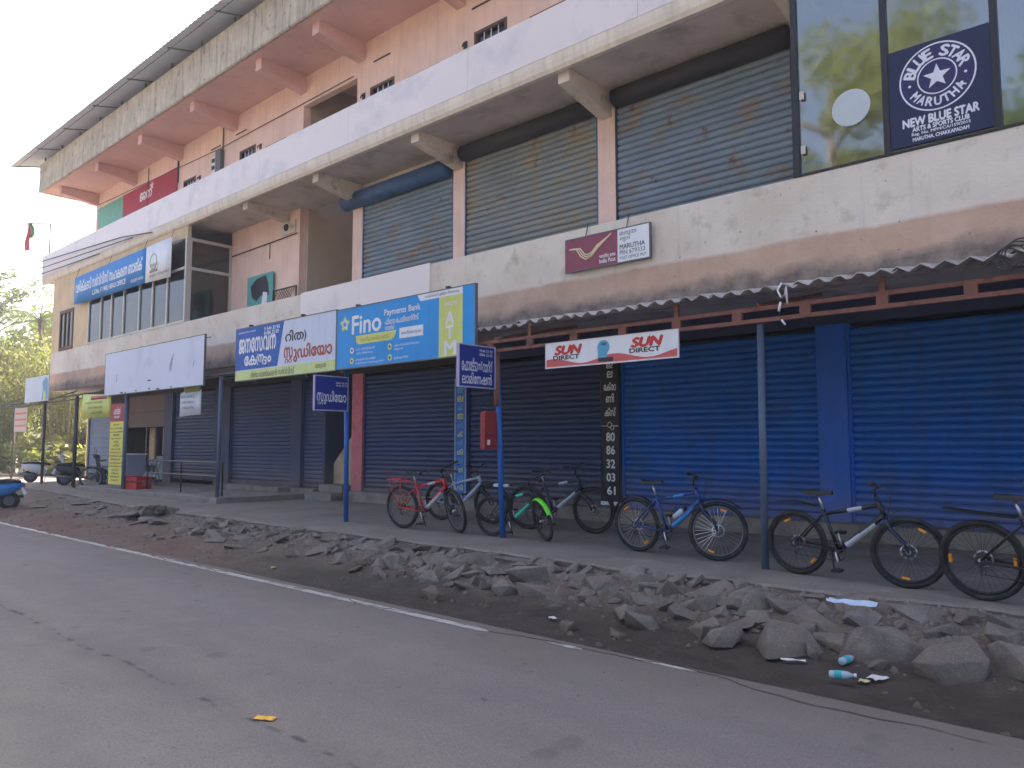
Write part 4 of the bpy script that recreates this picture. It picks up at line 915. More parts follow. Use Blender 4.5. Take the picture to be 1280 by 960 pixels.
for i, w_ in enumerate(menu): letters(w_, -24.7-.07*len(w_)*.6-.1, -24.7+.07*len(w_)*.6+.1, 2.03-.105*i, 2.09-.105*i, 9.38, (BRICK if i in (8,11) else INK), s, .04)
MB().tube([(-24.13,9.42,0),(-24.13,9.42,3.2)], .06, 8).build('post', M['postgrey'], s, True)
s = thing('notice_banner', 'lime yellow notice banner with red heading strung between thin poles', 'banner', (-26.5,9.4,2.3))
sheet(-27.65,-25.3, 2.30,3.12, 2.32,3.02, 9.40, .05, pm('notice_lime', srgb(206,214,120), .6, .06, 2), 'cloth', parent=s)
sheet(-27.1,-25.5, 2.90,3.02, 2.90,3.00, 9.385, .05, flat('notice_red',(176,70,84)), 'heading', parent=s)
for i, w_ in enumerate(['െപാതുജന ശ്രദ്ധയ്ക്ക്','മാലിന്യം നിേക്ഷപിക്കരുത്','പഞ്ചായത്ത്']): letters(w_, -27.2+.25*i, -25.75, 2.75-.16*i, 2.86-.16*i, 9.33, INK, s, .0)
for x in (-27.65,-25.3): MB().tube([(x,9.4,3.08),(x,9.45,3.2)], .008, 4).build('tie', M['dark'], s)
s = thing('cloth_notice', 'white cloth notice with ragged edge hanging beneath the blank signboard', 'banner', (-20.2,9.6,2.2))
sheet(-20.85,-19.65, 2.20,2.86, 2.24,2.9, 9.55, .06, pm('notice_white', srgb(214,220,230), .7, .04, 2), 'cloth', parent=s)
sheet(-20.6,-19.68, 2.84,3.02, 2.86,3.04, 9.53, .06, flat('notice_olive',(140,150,84)), 'top_strip', parent=s)
for i, w_ in enumerate(['െമഗാ ക്യാമ്പ്','േനത്ര പരിേശാധന','സ്വാഗതം']): letters(w_, -20.6+.05*i, -19.85, 2.70-.15*i, 2.79-.15*i, 9.46, INK, s, .01)
MB().tube([(-20.9,9.55,2.95),(-19.5,9.6,3.05)], .008, 4).build('tie', M['dark'], s)
s = thing('pole_board', 'small pale blue board with a figure print on the far canopy frame', 'signboard', (-33.1,9.62,3.0))
MB().box(-34.45,-31.75,9.60,9.63,3.10,4.06).build('panel', pm('pale_board', srgb(206,216,226), .6, .05, 1), s)
quadp(s, 'figure_print', flat('figure_blue',(110,160,200)), [(-32.5,3.12),(-31.8,3.12),(-31.85,3.9),(-32.1,4.0),(-32.45,3.8),(-32.35,3.5)], 9.6)
quadp(s, 'figure_print', YG, [(-32.3,3.12),(-32.0,3.12),(-32.05,3.5),(-32.25,3.45)], 9.597)
s = thing('hanging_board', 'small red and white striped board hanging below the far canopy frame', 'signboard', (-35.5,9.8,2.0))
MB().box(-36.6,-35.0,9.86,9.88,2.0,2.95).build('panel', pm('stripe_pale', srgb(200,184,172), .6, .06, 1), s)
for z in (2.2,2.45,2.7): quadp(s, 'stripe', CORAL, [(-36.5,z),(-35.1,z),(-35.1,z+.07),(-36.5,z+.07)], 9.86)
for x in (-36.4,-35.2): MB().tube([(x,9.87,2.95),(x,9.87,3.05)], .008, 4).build('tie', M['dark'], s)
# club poster on the corner glass
Y = F0-.012
s = thing('club_poster', 'dark blue club poster with white star emblem stuck on corner window', 'poster', (-2.3,Y,5.28))
MB().prism_y([(-2.875,5.30),(-1.705,5.30),(-1.705,6.62),(-2.875,6.62)], Y, Y+.012).build('sheet', DKBLUE, s)
cx, cz = -2.30, 6.13
def ring(r0, r1, mat, n=48):
    mb = MB(); vs_ = []
    for i in range(n): a = 2*math.pi*i/n; vs_ += [(cx+r0*math.cos(a),Y-.002,cz+r0*math.sin(a)),(cx+r1*math.cos(a),Y-.002,cz+r1*math.sin(a))]
    mb.add(vs_, [(2*i,2*i+1,2*((i+1)%n)+1,2*((i+1)%n)) for i in range(n)]); return mb.build('ring', mat, s)
LIL = flat('poster_white', (226,226,240)); MB().prism_y([(cx+.43*math.cos(i*.1309),cz+.43*math.sin(i*.1309)) for i in range(48)], Y-.0016, Y-.0004).build('roundel', flat('roundel_violet',(46,44,92)), s)
ring(.425,.445,LIL); ring(.215,.232,LIL)
MB().prism_y(star_poly(cx,cz,.165,.068), Y-.004, Y-.0018).build('star', LIL, s)
def arc(body, r, a0, a1, h, flip=False):
    mb = MB(); n = len(body); 
    for i, ch in enumerate(body):
        if ch == ' ': continue
        a = a0+(a1-a0)*i/(n-1); g = text_mb(ch, -h*(.16 if ch == 'I' else .36), h*(.16 if ch == 'I' else .36), -h/2, h/2, 0, .07, depth=0)
        rot = a if not flip else a
        for v in g.v: pass
        ca, sa = math.cos(rot), math.sin(rot)
        if not flip: pts = [(cx+(r+z)*sa+x*ca, Y-.003+d_, cz+(r+z)*ca-x*sa) for x,d_,z in g.v]
        else: pts = [(cx+(r-z)*sa-x*ca, Y-.003+d_, cz+(r-z)*ca+x*sa) for x,d_,z in g.v]
        mb.add(pts, g.f)
    return mb.build('lettering', LIL, s)
arc('BLUE STAR', .325, R(-72), R(72), .135); arc('MARUTHA', .325, R(180+52), R(180-52), .11, True)
for a in (-98, 98, -122, 122): MB().disc_y((cx+.325*math.sin(R(a)),Y-.003,cz+.325*math.cos(R(a))), .018, 0, .002, 10).build('dot', LIL, s)
for body, x0, x1, z0, z1, b_ in (('NEW BLUE STAR',-2.72,-1.85,5.545,5.655,.09),('ARTS & SPORTS CLUB',-2.61,-1.96,5.47,5.53,.08),('Reg. No. MPM/CA/159/2015',-2.62,-1.95,5.405,5.455,.05),('MARUTHA, CHAKKAPADAM',-2.61,-1.97,5.335,5.39,.07)): letters(body, x0, x1, z0, z1, Y, LIL, s, b_)
# painted panels on the top floor end wall
s = thing('wall_banner', 'red and teal political banner with white star on the pink top wall', 'banner', (-31.3,D-.01,10.4))
MB().box(-32.35,-27.45,D-.024,D-.016,10.0,11.62).build('cloth', REDB, s); MB().box(-35.05,-32.36,D-.024,D-.016,10.0,11.62).build('cloth', GREENB, s)
letters('ജന', -30.69,-29.6, 11.0,11.32, D-.024, WHT, s, .04); MB().prism_y(star_poly(-29.62,11.42,.2,.08), D-.027, D-.0245).build('star', WHT, s)
letters('സമര യാത്ര', -34.4,-32.8, 10.45,10.7, D-.024, WHT, s, 0)
for x in (-27.42,-29.95): MB().tube([(x,D-.03,10),(x,D-.03,12.2)], .015, 5).build('batten', M['dark'], s)
# old poster and grille in the first floor gallery
s = thing('torn_poster', 'torn teal and white poster leaning on the peach gallery wall', 'poster', (-21.3,D-.05,5.6))
MB().box(-22.05,-20.56,D-.10,D-.08,5.55,6.66).build('sheet', pm('poster_teal', srgb(98,168,168), .6, .12, 3), s)
quadp(s, 'tear', INK, [(-21.75,6.0),(-21.5,5.85),(-21.2,6.0),(-20.75,5.95),(-20.8,6.3),(-20.95,6.6),(-21.5,6.55),(-21.85,6.35)], D-.10)
quadp(s, 'tear', WHT, [(-21.2,5.6),(-20.9,5.6),(-20.85,6.05),(-21.1,6.1)], D-.104)
quadp(s, 'blue_edge', flat('cobalt_edge',(30,120,190)), [(-22.04,5.56),(-20.9,5.56),(-20.6,5.7),(-22.04,5.68)], D-.104)
s = thing('metal_grille', 'dark diamond mesh grille beside the torn poster', 'grille', (-19.9,D-.06,5.5))
mb = MB(); 
for a, b_, c, d in ((-20.5,-19.3,5.50,5.53),(-20.5,-19.3,6.02,6.05)): mb.box(a,b_,D-.12,D-.08,c,d)
mb.box(-20.53,-20.5,D-.12,D-.08,5.5,6.05).box(-19.3,-19.27,D-.12,D-.08,5.5,6.05); mb.build('frame', M['dark'], s)
mb = MB()
for i in range(-4, 10):
    xa = -20.5+i*.13
    for sg in (1, -1):
        a = (xa, 5.53); b_ = (xa+.5*sg, 6.02)
        if min(a[0],b_[0]) >= -20.5 and max(a[0],b_[0]) <= -19.3: mb.tube([(a[0],D-.10,a[1]),(b_[0],D-.10,b_[1])], .008, 4)
mb.build('mesh', M['dark'], s)
# party flag on its bracket
s = thing('flag', 'red and green party flag drooping from thin pole above the parapet', 'flag', (-36.2,F0,9.5))
MB().tube([(-36.0,F0-.03,9.47),(-36.05,F0-.03,10.85),(-39.3,F0-.03,11.5)], .025, 6).build('pole', M['dark'], s)
def flagmesh(zs, mat):
    mb = MB(); vs_ = []
    for z, xa, xb in zs:
        for k in range(5): u = k/4; vs_.append((xa+(xb-xa)*u, F0-.03+.05*math.sin(u*7+z*4), z))
    for i in range(len(zs)-1):
        for k in range(4): mb.f.append((i*5+k,i*5+k+1,i*5+6+k,i*5+5+k))
    mb.v = vs_; return mb.build('cloth', mat, s, True)
flagmesh([(11.45,-38.9,-38.75),(11.1,-38.95,-38.3),(10.85,-38.95,-38.15),(10.7,-38.7,-38.0)], flat('flag_green',(60,130,70)))
flagmesh([(11.42,-38.95,-38.92),(11.0,-39.2,-38.75),(10.6,-39.3,-38.6),(10.2,-39.4,-38.55)], flat('flag_red',(196,50,46)))
# overhead cables
for i, (pts, lab) in enumerate(((((-120,4,11.5),(-70,7.5,9.7),(-36.6,F0-.2,9.25),(-28,F0-.16,8.75),(-25.5,F0-.16,8.45)),'thin black overhead cable running to the upper parapet, uppermost'),(((-120,4,11),(-70,7.5,9.3),(-36.6,F0-.22,8.95),(-27,F0-.18,8.55)),'thin black overhead cable running to the upper parapet, middle'),(((-120,4,10.2),(-70,7.5,8.9),(-36.7,F0-.2,8.7),(-30,F0-.16,8.5)),'thin black overhead cable running to the upper parapet, lowest'),(((-130,10,28),(-70,10.5,20.5),(-36.7,10.4,13.2)),'thin grey wire stretching from the roof end into the sky'))):
    tag(MB().tube(pts, .02, 5).build('overhead_cable', M['dark']), lab, 'cable', 'cables at the far end of the building')
mb = MB()
for k in range(4): mb.torus((-1.28+.04*k, 8.30+.01*k, 3.14+.015*k), .10+.012*k, .007, 'y', 22, 5)
mb.tube([(-1.28,8.30,3.25),(-.9,8.3,3.24),(.2,8.32,3.27),(2.5,8.32,3.28)], .008, 5)
tag(mb.build('cable_coil', M['dark'], smooth=True), 'small coil of dark cable hung at the corrugated sheet edge', 'cable')

# ------------------------------------------------------------------ bicycles
def wheel(parent, cx, cz, r, tyre_r, xf, spoke_mat, rim_mat, reflectors=(), nsp=32, disc=False, name='wheel'):
    w = group_empty(name, parent)
    MB().torus((cx,0,cz), r-tyre_r, tyre_r, 'y', 40, 8).xf(xf).build('tyre', M['black'], w, True, True)
    mb = MB(); mb.torus((cx,0,cz), r-2*tyre_r-.008, .012, 'y', 40, 6, 1.3); mb.xf(xf).build('rim', rim_mat, w, True, True)
    mb = MB()
    for i in range(nsp):
        a = 2*math.pi*i/nsp; b_ = a+(.5 if (i//2) % 2 else -.5); s_ = .028 if i % 2 else -.028
        mb.tube([(cx+.022*math.cos(b_), s_, cz+.022*math.sin(b_)), (cx+(r-2*tyre_r-.01)*math.cos(a), 0, cz+(r-2*tyre_r-.01)*math.sin(a))], .0022, 3, cap=False)
    mb.xf(xf).build('spokes', spoke_mat, w, False, True)
    mb = MB(); mb.tube([(cx,-.05,cz),(cx,.05,cz)], .022, 10); mb.tube([(cx,-.07,cz),(cx,.07,cz)], .009, 6); mb.xf(xf).build('hub', M['chrome'], w, True, True)
    if disc: MB().torus((cx,.035,cz), .065, .012, 'y', 24, 4, .2).xf(xf).build('brake_disc', M['chrome'], w, True, True)
    for a in reflectors:
        mb = MB(); rr = r*.72; ca, sa = math.cos(a), math.sin(a)
        pts = []
        for u, v in ((-.035,-.011),(.035,-.011),(.035,.011),(-.035,.011)): pts.append((cx+ca*(rr+v)-sa*u, cz+sa*(rr+v)+ca*u))
        mb.prism_y(pts, -.012, .012); mb.xf(xf).build('reflector', flat('reflector_amber',(236,150,30),.3), w, False, True)
    return w
def bicycle(label, loc, heading, lean, steer, sc, frame, accent, fork, rack=False, mud='short', saddle_col=None, bottle=False, refl=(), decal=None, spoke=None, rim=None, stand=True, group='bicycles parked on the walkway', wr=.335, mudcol=None, forkguard=None, small=False):
    t = thing('bicycle', label, 'bicycle', loc, heading, group); t.scale = (sc,sc,sc); t.rotation_euler = (lean, 0, heading)
    I = Matrix.Identity(4); spoke = spoke or M['steel']; rim = rim or M['blackgloss']
    ra, fa = Vector((-.545,0,wr)), Vector((.565,0,wr)); bb = Vector((-.10,0,.285)); st = Vector((-.235,0,.70)); sp = Vector((-.275,0,.84))
    ht, hb = Vector((.325,0,.80)), Vector((.375,0,.66))
    ax = (hb-ht).normalized(); S = Matrix.Translation(ht) @ Matrix.Rotation(-steer, 4, ax) @ Matrix.Translation(-ht)
    # frame
    mb = MB()
    mb.tube([bb,hb+Vector((-.01,0,.02))], [.026,.03], 10); mb.tube([st+Vector((.01,0,-.05)),ht+Vector((0,0,-.03))], [.017,.021], 10); mb.tube([bb,st], .018, 10); mb.tube([ht,hb], .026, 10)
    for y in (-.06,.06):
        mb.tube([bb+Vector((-.04,y*.5,0)),Vector((-.3,y,.315)),ra+Vector((0,y,0))], .0105, 7); mb.tube([st+Vector((-.01,y*.2,-.06)),Vector((-.33,y*.9,.56)),ra+Vector((0,y,0))], .0085, 7)
    fr = mb.build('frame', frame, t, True, True)
    d = (hb-bb); mb = MB(); mb.tube([bb+d*.18, bb+d*.82], .0315, 10, cap=False); mb.build('down_tube_panel', accent, fr, True, True)
    if decal: letters(decal[0], -.19,.19, -.018,.018, 0, decal[1], fr, .03, name='decal').matrix_local = Matrix.Translation(bb+d*.5+Vector((0,-.030,0))) @ Matrix.Rotation(-math.atan2(d.z,d.x), 4, 'Y')
    d2 = ht-st; mb = MB(); mb.tube([st+d2*.45+Vector((.005,0,-.044)), st+d2*.72+Vector((0,0,-.037))], .0225, 10, cap=False); mb.build('top_tube_panel', accent, fr, True, True)
    # saddle
    mb = MB(); mb.tube([st, sp], .0135, 8); mb.build('seat_post', M['chrome'], t, True, True)
    mb = MB(); k = 10; vs_ = []
    for i in range(k+1):
        u = i/k; x = sp.x+.15-.29*u; w = .018+.062*(max(0,(u-.25)/.75))**1.3 if u < .93 else .055; z = sp.z+.035+.018*abs(u-.45)
        for a, b_ in ((-1,-.035),(-.9,-.004),(-.4,.01),(.4,.01),(.9,-.004),(1,-.035)): vs_.append((x, a*w, z+b_))
    mb.add(vs_, [(i*6+j,i*6+j+1,i*6+7+j,i*6+6+j) for i in range(k) for j in range(5)]+[tuple(range(6)), tuple(range(k*6,k*6+6))[::-1]]); mb.build('saddle', saddle_col or M['blackgloss'], t, True, True)
    # steering group
    f = MB(); f.tube([ht+Vector((-.02,0,.055)),ht], .016, 8)
    crown = hb+ax*.02
    for y in (-.062,.062):
        f.tube([crown, crown+Vector((.01,y,-.02)), crown+Vector((.03,y,-.09)), fa+Vector((-.035,y,.09)), fa+Vector((0,y,0))], [.02,.02,.019,.014,.012], 8)
    f.xf(S).build('fork', fork, t, True, True)
    hbz = ht+Vector((.01,0,.12)); mb = MB(); mb.tube([ht+Vector((-.02,0,.04)), ht+Vector((-.035,0,.12)), ht+Vector((.02,0,.15))], .015, 8)
    mb.tube([(ht.x-.06,-.30,ht.z+.175),(ht.x-.03,-.2,ht.z+.175),(ht.x+.02,-.06,ht.z+.15),(ht.x+.02,.06,ht.z+.15),(ht.x-.03,.2,ht.z+.175),(ht.x-.06,.30,ht.z+.175)], .011, 8)
    h = mb.xf(S).build('handlebar', M['blackgloss'], t, True, True)
    for y in (-1, 1):
        MB().tube([(ht.x-.036,.21*y,ht.z+.175),(ht.x-.064,.315*y,ht.z+.176)], .017, 8).xf(S).build('grip', M['black'], h, True, True)
        MB().tube([(ht.x-.03,.19*y,ht.z+.172),(ht.x+.03,.2*y,ht.z+.15),(ht.x+.02,.29*y,ht.z+.145)], .006, 6).xf(S).build('brake_lever', M['dark'], h, True, True)
    mb = MB()
    for y in (-1, 1): mb.tube([(ht.x+.01,.17*y,ht.z+.16),(ht.x+.12,.08*y,ht.z+.12),(ht.x+.1,.02*y,ht.z-.03),(hb.x+.02,.01*y,hb.z)], .0035, 4)
    mb.xf(S).build('cable', M['dark'], h, True, True)
    # wheels
    wheel(t, fa.x, fa.z, wr, .026, S, spoke, rim, refl, disc=True); wheel(t, ra.x, ra.z, wr, .026, I, spoke, rim, [a+.9 for a in refl], disc=True)
    # drivetrain
    mb = MB(); mb.torus((bb.x,-.05,bb.z), .088, .006, 'y', 28, 4); mb.tube([(bb.x,-.07,bb.z),(bb.x,.07,bb.z)], .02, 10)
    for a in range(4): mb.tube([(bb.x,-.05,bb.z),(bb.x+.085*math.cos(a*1.57+.4),-.05,bb.z+.085*math.sin(a*1.57+.4))], .007, 5)
    cr = mb.build('crank', M['dark'], t, True, True)
    for sg, y in ((1,-.075),(-1,.075)):
        ex = bb+Vector((.03*sg, y, -.165*sg)); MB().tube([bb+Vector((0,y,0)), ex], .010, 6).build('crank_arm', M['chrome'], cr, True, True)
        MB().box(ex.x-.045, ex.x+.045, ex.y+(-.10 if y < 0 else .01), ex.y+(-.01 if y < 0 else .10), ex.z-.012, ex.z+.012).build('pedal', M['black'], cr, False, True)
    mb = MB(); mb.tube([(bb.x,-.05,bb.z+.088),(ra.x,-.05,ra.z+.035)], .004, 4); mb.tube([(bb.x,-.05,bb.z-.088),(ra.x+.02,-.05,ra.z-.11),(ra.x,-.05,ra.z-.035)], .004, 4); mb.torus((ra.x,-.05,ra.z), .036, .008, 'y', 18, 4); mb.torus((ra.x+.015,-.05,ra.z-.09), .022, .005, 'y', 12, 4); mb.build('chain', M['dark'], t, True, True)
    # guards
    mc = mudcol or M['blackgloss']
    def guard(c, r, a0, a1, n, xf, w=.028):
        mb = MB(); vs_ = []
        for i in range(n+1):
            a = a0+(a1-a0)*i/n
            for y, dr in ((-w,-.012),(-w*.6,.004),(w*.6,.004),(w,-.012)): vs_.append((c.x+(r+dr)*math.cos(a), y, c.z+(r+dr)*math.sin(a)))
        mb.add(vs_, [(i*4+j,i*4+j+1,i*4+5+j,i*4+4+j) for i in range(n) for j in range(3)]); return mb.xf(xf).build('mudguard', mc, t, True, True)
    if mud == 'full': guard(ra, wr+.03, R(40), R(165), 14, I); guard(fa, wr+.03, R(45), R(150), 12, S)
    if mud == 'short':
        mb = MB(); mb.prism_y([(-.30,.72),(-.29,.735),(-.55,.775),(-.72,.765),(-.72,.755),(-.55,.762)], -.03, .03); mb.build('mudguard', mc, t, False, True)
        mb = MB(); mb.prism_y([(.37,.655),(.38,.665),(.5,.735),(.62,.755),(.62,.745),(.5,.72)], -.03, .03); mb.xf(S).build('mudguard', mc, t, False, True)
    if mud == 'rear': mb = MB(); mb.prism_y([(-.27,.70),(-.27,.72),(-.5,.73),(-.80,.765),(-.82,.755),(-.5,.712)], -.04, .04); mb.build('mudguard', mc, t, False, True)
    if forkguard:
        mb = MB(); vs_ = []; n = 14
        for i in range(n+1):
            a = R(25)+(R(150)-R(25))*i/n
            for y, dr in ((-.04,-.02),(-.025,.005),(.025,.005),(.04,-.02)): vs_.append((fa.x+(wr+.03+dr)*math.cos(a), y, fa.z+(wr+.03+dr)*math.sin(a)))
        mb.add(vs_, [(i*4+j,i*4+j+1,i*4+5+j,i*4+4+j) for i in range(n) for j in range(3)]); mb.xf(S).build('front_mudguard', forkguard, t, True, True)
    if rack:
        mb = MB()
        for y in (-.06,.06):
            mb.tube([(-.26,y*.5,.70),(-.36,y,.755),(-.80,y,.765)], .008, 6); mb.tube([(-.76,y,.765),(-.70,y*1.2,.60),(ra.x,y*1.2,ra.z+.02)], .007, 6); mb.tube([(-.5,y,.76),(ra.x,y*1.2,ra.z+.02)], .007, 6)
        for x in (-.42,-.55,-.68,-.80): mb.tube([(x,-.06,.762),(x,.06,.762)], .007, 6)
        mb.build('rear_rack', frame, t, True, True)
    if bottle:
        mb = MB(); q = bb+d*.34+Vector((-.05,0,.045)); e = d.normalized(); mb.tube([q, q+e*.13, q+e*.15, q+e*.17], [.035,.035,.02,.018], 10); mb.build('bottle', flat('bottle_pale',(190,200,220)), t, True, True)
        mb = MB(); mb.tube([q+e*.17, q+e*.2], .03, 10); mb.build('bottle_cap', M['blackgloss'], t, True, True)
    if stand: MB().tube([(-.2,.06,.27),(-.26,.2,.012)], .009, 6).build('kickstand', M['dark'], t, True, True)
    return t
def paint(name, rgb, rough=.3): return pm('bike_'+name, srgb(*rgb), rough, .06, 8, stain=(srgb(*[int(c*.6+30) for c in rgb]), 14, .58, .75), spec=.5)
c_red = paint('red',(206,30,36)); c_white = paint('white',(176,180,190)); c_silver = paint('silver',(168,180,204)); c_blue = paint('blue',(20,58,124)); c_black = paint('black',(26,26,32)); c_navy = paint('navy',(30,40,72)); c_lime = paint('lime',(104,226,40)); c_teal = paint('teal',(60,200,170)); c_yel = paint('yellow',(214,220,60)); c_cyan = paint('cyan',(40,130,200))
LEAN = R(5)
bicycle('red bicycle with rear carrier rack, front wheel turned toward the road', (-9.72,8.74,0), R(6), LEAN, R(-26), 1.10, c_red, c_white, c_black, rack=True, mud='none', spoke=M['dark'], rim=M['steel'])
bicycle('silver blue bicycle standing half hidden behind the red bicycle', (-10.35,10.2,0), R(8), LEAN, R(10), 1.08, c_silver, c_silver, c_black, mud='short')
bicycle('small black bicycle with white saddle and neon green front mudguard', (-7.86,8.86,0), R(3), LEAN, R(-30), .93, c_black, c_teal, c_black, mud='none', saddle_col=c_white, forkguard=c_lime, spoke=M['dark'])
bicycle('dark navy bicycle with white down tube behind the middle blue post', (-8.02,10.1,0), R(10), LEAN, R(2), 1.12, c_navy, c_white, c_black, mud='short', spoke=M['dark'])
bicycle('blue bicycle with yellow lettering, bottle and amber wheel reflectors', (-5.12,8.84,0), R(-3), LEAN, R(26), 1.08, c_blue, c_cyan, c_navy, mud='full', bottle=True, refl=(R(75),R(250)), decal=('STRIKE',c_yel), spoke=M['chrome'], rim=M['steel'])
bicycle('black bicycle with white down tube between grey post and the rightmost shutter', (-2.83,8.44,0), R(-6), LEAN, R(22), 1.05, c_black, c_white, c_navy, mud='short', refl=(R(60),R(262)), spoke=M['dark'])
bicycle('black bicycle with blue frame end, cut off by the picture edge', (-.97,8.12,0), R(-6), LEAN, R(5), 1.10, c_black, c_blue, c_black, mud='rear', refl=(R(130),R(310)), spoke=M['dark'])
bicycle('old bicycle half hidden behind the tall yellow menu banner', (-27.3,10.25,0), R(58), LEAN, R(20), 1.08, c_navy, c_navy, c_black, mud='full', mudcol=M['dark'], spoke=M['steel'], rim=M['chrome'])

# ------------------------------------------------------------------ scooters
def scooter(label, loc, heading, body, seat_m, trim):
    t = thing('scooter', label, 'scooter', loc, heading, 'scooters parked at the far end'); I = Matrix.Identity(4); t.rotation_euler = (R(-7), 0, heading)
    for cx in (-.60,.66):
        w = group_empty('wheel', t); MB().torus((cx,0,.245), .185, .06, 'y', 28, 8).build('tyre', M['black'], w, True, True); MB().disc_y((cx,0,.245), .135, -.03, .03, 18).build('rim', M['steel'], w, False, True)
    # rear body: lofted sections
    def loft(sections, name, mat, parent=t, smooth=True):
        mb = MB(); vs_ = []; n = 10
        for x, zc, hw, hh in sections:
            for j in range(n): a = 2*math.pi*j/n; vs_.append((x, hw*math.copysign(abs(math.cos(a))**.7, math.cos(a)), zc+hh*math.copysign(abs(math.sin(a))**.7, math.sin(a))))
        k = len(sections); mb.add(vs_, [(i*n+j,i*n+(j+1)%n,(i+1)*n+(j+1)%n,(i+1)*n+j) for i in range(k-1) for j in range(n)]+[tuple(range(n))[::-1], tuple(range((k-1)*n,k*n))]); return mb.build(name, mat, parent, smooth, True)
    bo = loft([(-.92,.66,.07,.05),(-.82,.62,.13,.11),(-.6,.57,.19,.17),(-.35,.52,.19,.2),(-.15,.46,.16,.18),(-.05,.40,.13,.12)], 'body', body)
    loft([(-.85,.74,.09,.03),(-.6,.76,.14,.05),(-.3,.75,.15,.055),(-.02,.72,.12,.05),(.05,.68,.08,.03)], 'seat', seat_m)
    loft([(-.1,.30,.14,.05),(.1,.27,.15,.04),(.32,.27,.15,.04),(.42,.30,.15,.05)], 'footboard', trim)
    mb = MB(); mb.prism_y([(.36,.27),(.44,.25),(.56,.55),(.47,.95),(.42,1.0),(.38,.95),(.46,.55)], -.19, .19); mb.build('front_apron', body, t, False, True)
    loft([(.52,.52,.06,.05),(.62,.55,.09,.07),(.76,.50,.09,.05),(.86,.40,.06,.03)], 'front_mudguard', body)
    mb = MB()
    for y in (-.09,.09): mb.tube([(.50,y,.55),(.66,y,.245)], .02, 6)
    mb.tube([(.50,0,.5),(.42,0,1.02)], .025, 6); mb.build('fork', M['dark'], t, True, True)
    mb = MB(); mb.tube([(.30,-.34,1.06),(.38,-.2,1.08),(.42,0,1.05),(.38,.2,1.08),(.30,.34,1.06)], .016, 7); h = mb.build('handlebar', M['dark'], t, True, True)
    loft([(.30,1.03,.08,.05),(.40,1.04,.12,.08),(.50,1.01,.10,.07),(.53,1.0,.05,.04)], 'headlamp_cowl', body)
    MB().ellipsoid((.52,0,1.0), .03, .075, .05).build('headlamp', M['white'], t, True, True)
    for y in (-1, 1):
        MB().tube([(.36,.22*y,1.08),(.37,.27*y,1.24)], .008, 5).build('mirror_stem', M['dark'], h, True, True); MB().ellipsoid((.36,.28*y,1.28), .02, .06, .04).build('mirror', M['dark'], h, True, True)
    mb = MB(); mb.tube([(-.5,-.17,.72),(-.85,-.15,.84),(-.95,0,.85),(-.85,.15,.84),(-.5,.17,.72)], .012, 6); mb.build('grab_rail', M['dark'], t, True, True)
    MB().ellipsoid((-.93,0,.64), .03, .08, .04).build('tail_lamp', flat('tail_red',(170,20,24),.3), t, True, True)
    mb = MB(); mb.prism_y([(-1.0,.42),(-.93,.40),(-.85,.60),(-.90,.62)], -.08, .08); mb.build('number_plate', M['white'], t, False, True)
    mb = MB(); mb.tube([(-.2,-.16,.25),(-.55,-.18,.27),(-.9,-.18,.33)], [.03,.05,.045], 8); mb.build('exhaust', M['steel'], t, True, True)
    mb = MB(); mb.tube([(-.1,.12,.25),(-.16,.26,.01)], .012, 5); mb.build('side_stand', M['dark'], t, True, True)
    return t
scooter('bright blue scooter at the picture edge near the road', (-23.7,5.75,-.26), R(248), pm('scooter_blue', srgb(20,120,190), .25, .06, 6), M['black'], M['dark'])
scooter('black scooter with its front turned toward the far shutter', (-30.4,10.45,0), R(64), pm('scooter_black', (.025,.025,.028), .3, .1, 6), M['black'], M['dark'])
scooter('white and black scooter standing beyond the canopy poles', (-33.9,10.4,0), R(72), pm('scooter_white', srgb(206,206,206), .35, .06, 6), M['black'], M['dark'])

# ------------------------------------------------------------------ porch furniture
s = thing('drink_crate', 'red plastic bottle crate on the porch edge', 'crate', (-24.0,9.75,.135), R(12))
RC = pm('crate_red', srgb(190,36,44), .5, .08, 6)
mb = MB(); mb.box(-.36,.36,-.25,.25,.0,.02); mb.build('base', RC, s, False, True)
for x0, x1, y0, y1 in ((-.36,.36,-.25,-.23),(-.36,.36,.23,.25),(-.36,-.34,-.23,.23),(.34,.36,-.23,.23)):
    mb = MB(); mb.box(x0,x1,y0,y1,.021,.17).box(x0,x1,y0,y1,.25,.36)
    if x1-x0 > .1:
        for k in range(5): xx = x0+(x1-x0-.03)*k/4; mb.box(xx,xx+.03,y0+.002,y1-.002,.171,.249)
    else:
        for k in range(4): yy = y0+(y1-y0-.03)*k/3; mb.box(x0+.002,x1-.002,yy,yy+.03,.171,.249)
    mb.build('side', RC, s, False, True)
s = thing('counter_cabinet', 'grey white counter cabinet at the open shop front', 'cabinet', (-26.8,10.6,.135))
MB().box(-27.5,-26.3,10.35,10.95,.14,1.12).build('carcass', pm('counter_grey', srgb(150,156,172), .5, .05, 2), s); MB().box(-27.55,-26.25,10.3,11.0,1.121,1.16).build('top', M['white'], s)
MB().box(-26.88,-26.87,10.344,10.349,.2,1.08).build('door_gap', M['dark'], s)
for k in range(2): MB().box((-27.46,-26.86)[k],(-26.89,-26.34)[k],10.335,10.349,.2,1.08).build('door', pm('counter_grey2', srgb(156,162,178), .5, .05, 2), s)
s = thing('metal_barrier', 'low black metal rail barrier across the porch', 'barrier', (-21,9.75,.135))
for z in (.62,.98): MB().tube([(-23.6,9.9,z),(-18.7,9.72,z)], .025, 6).build('rail', M['blackgloss'], s)
for x, y in ((-23.6,9.9),(-21.2,9.81),(-18.7,9.72)): MB().tube([(x,y,.13),(x,y,.98)], .025, 6).build('leg', M['blackgloss'], s)
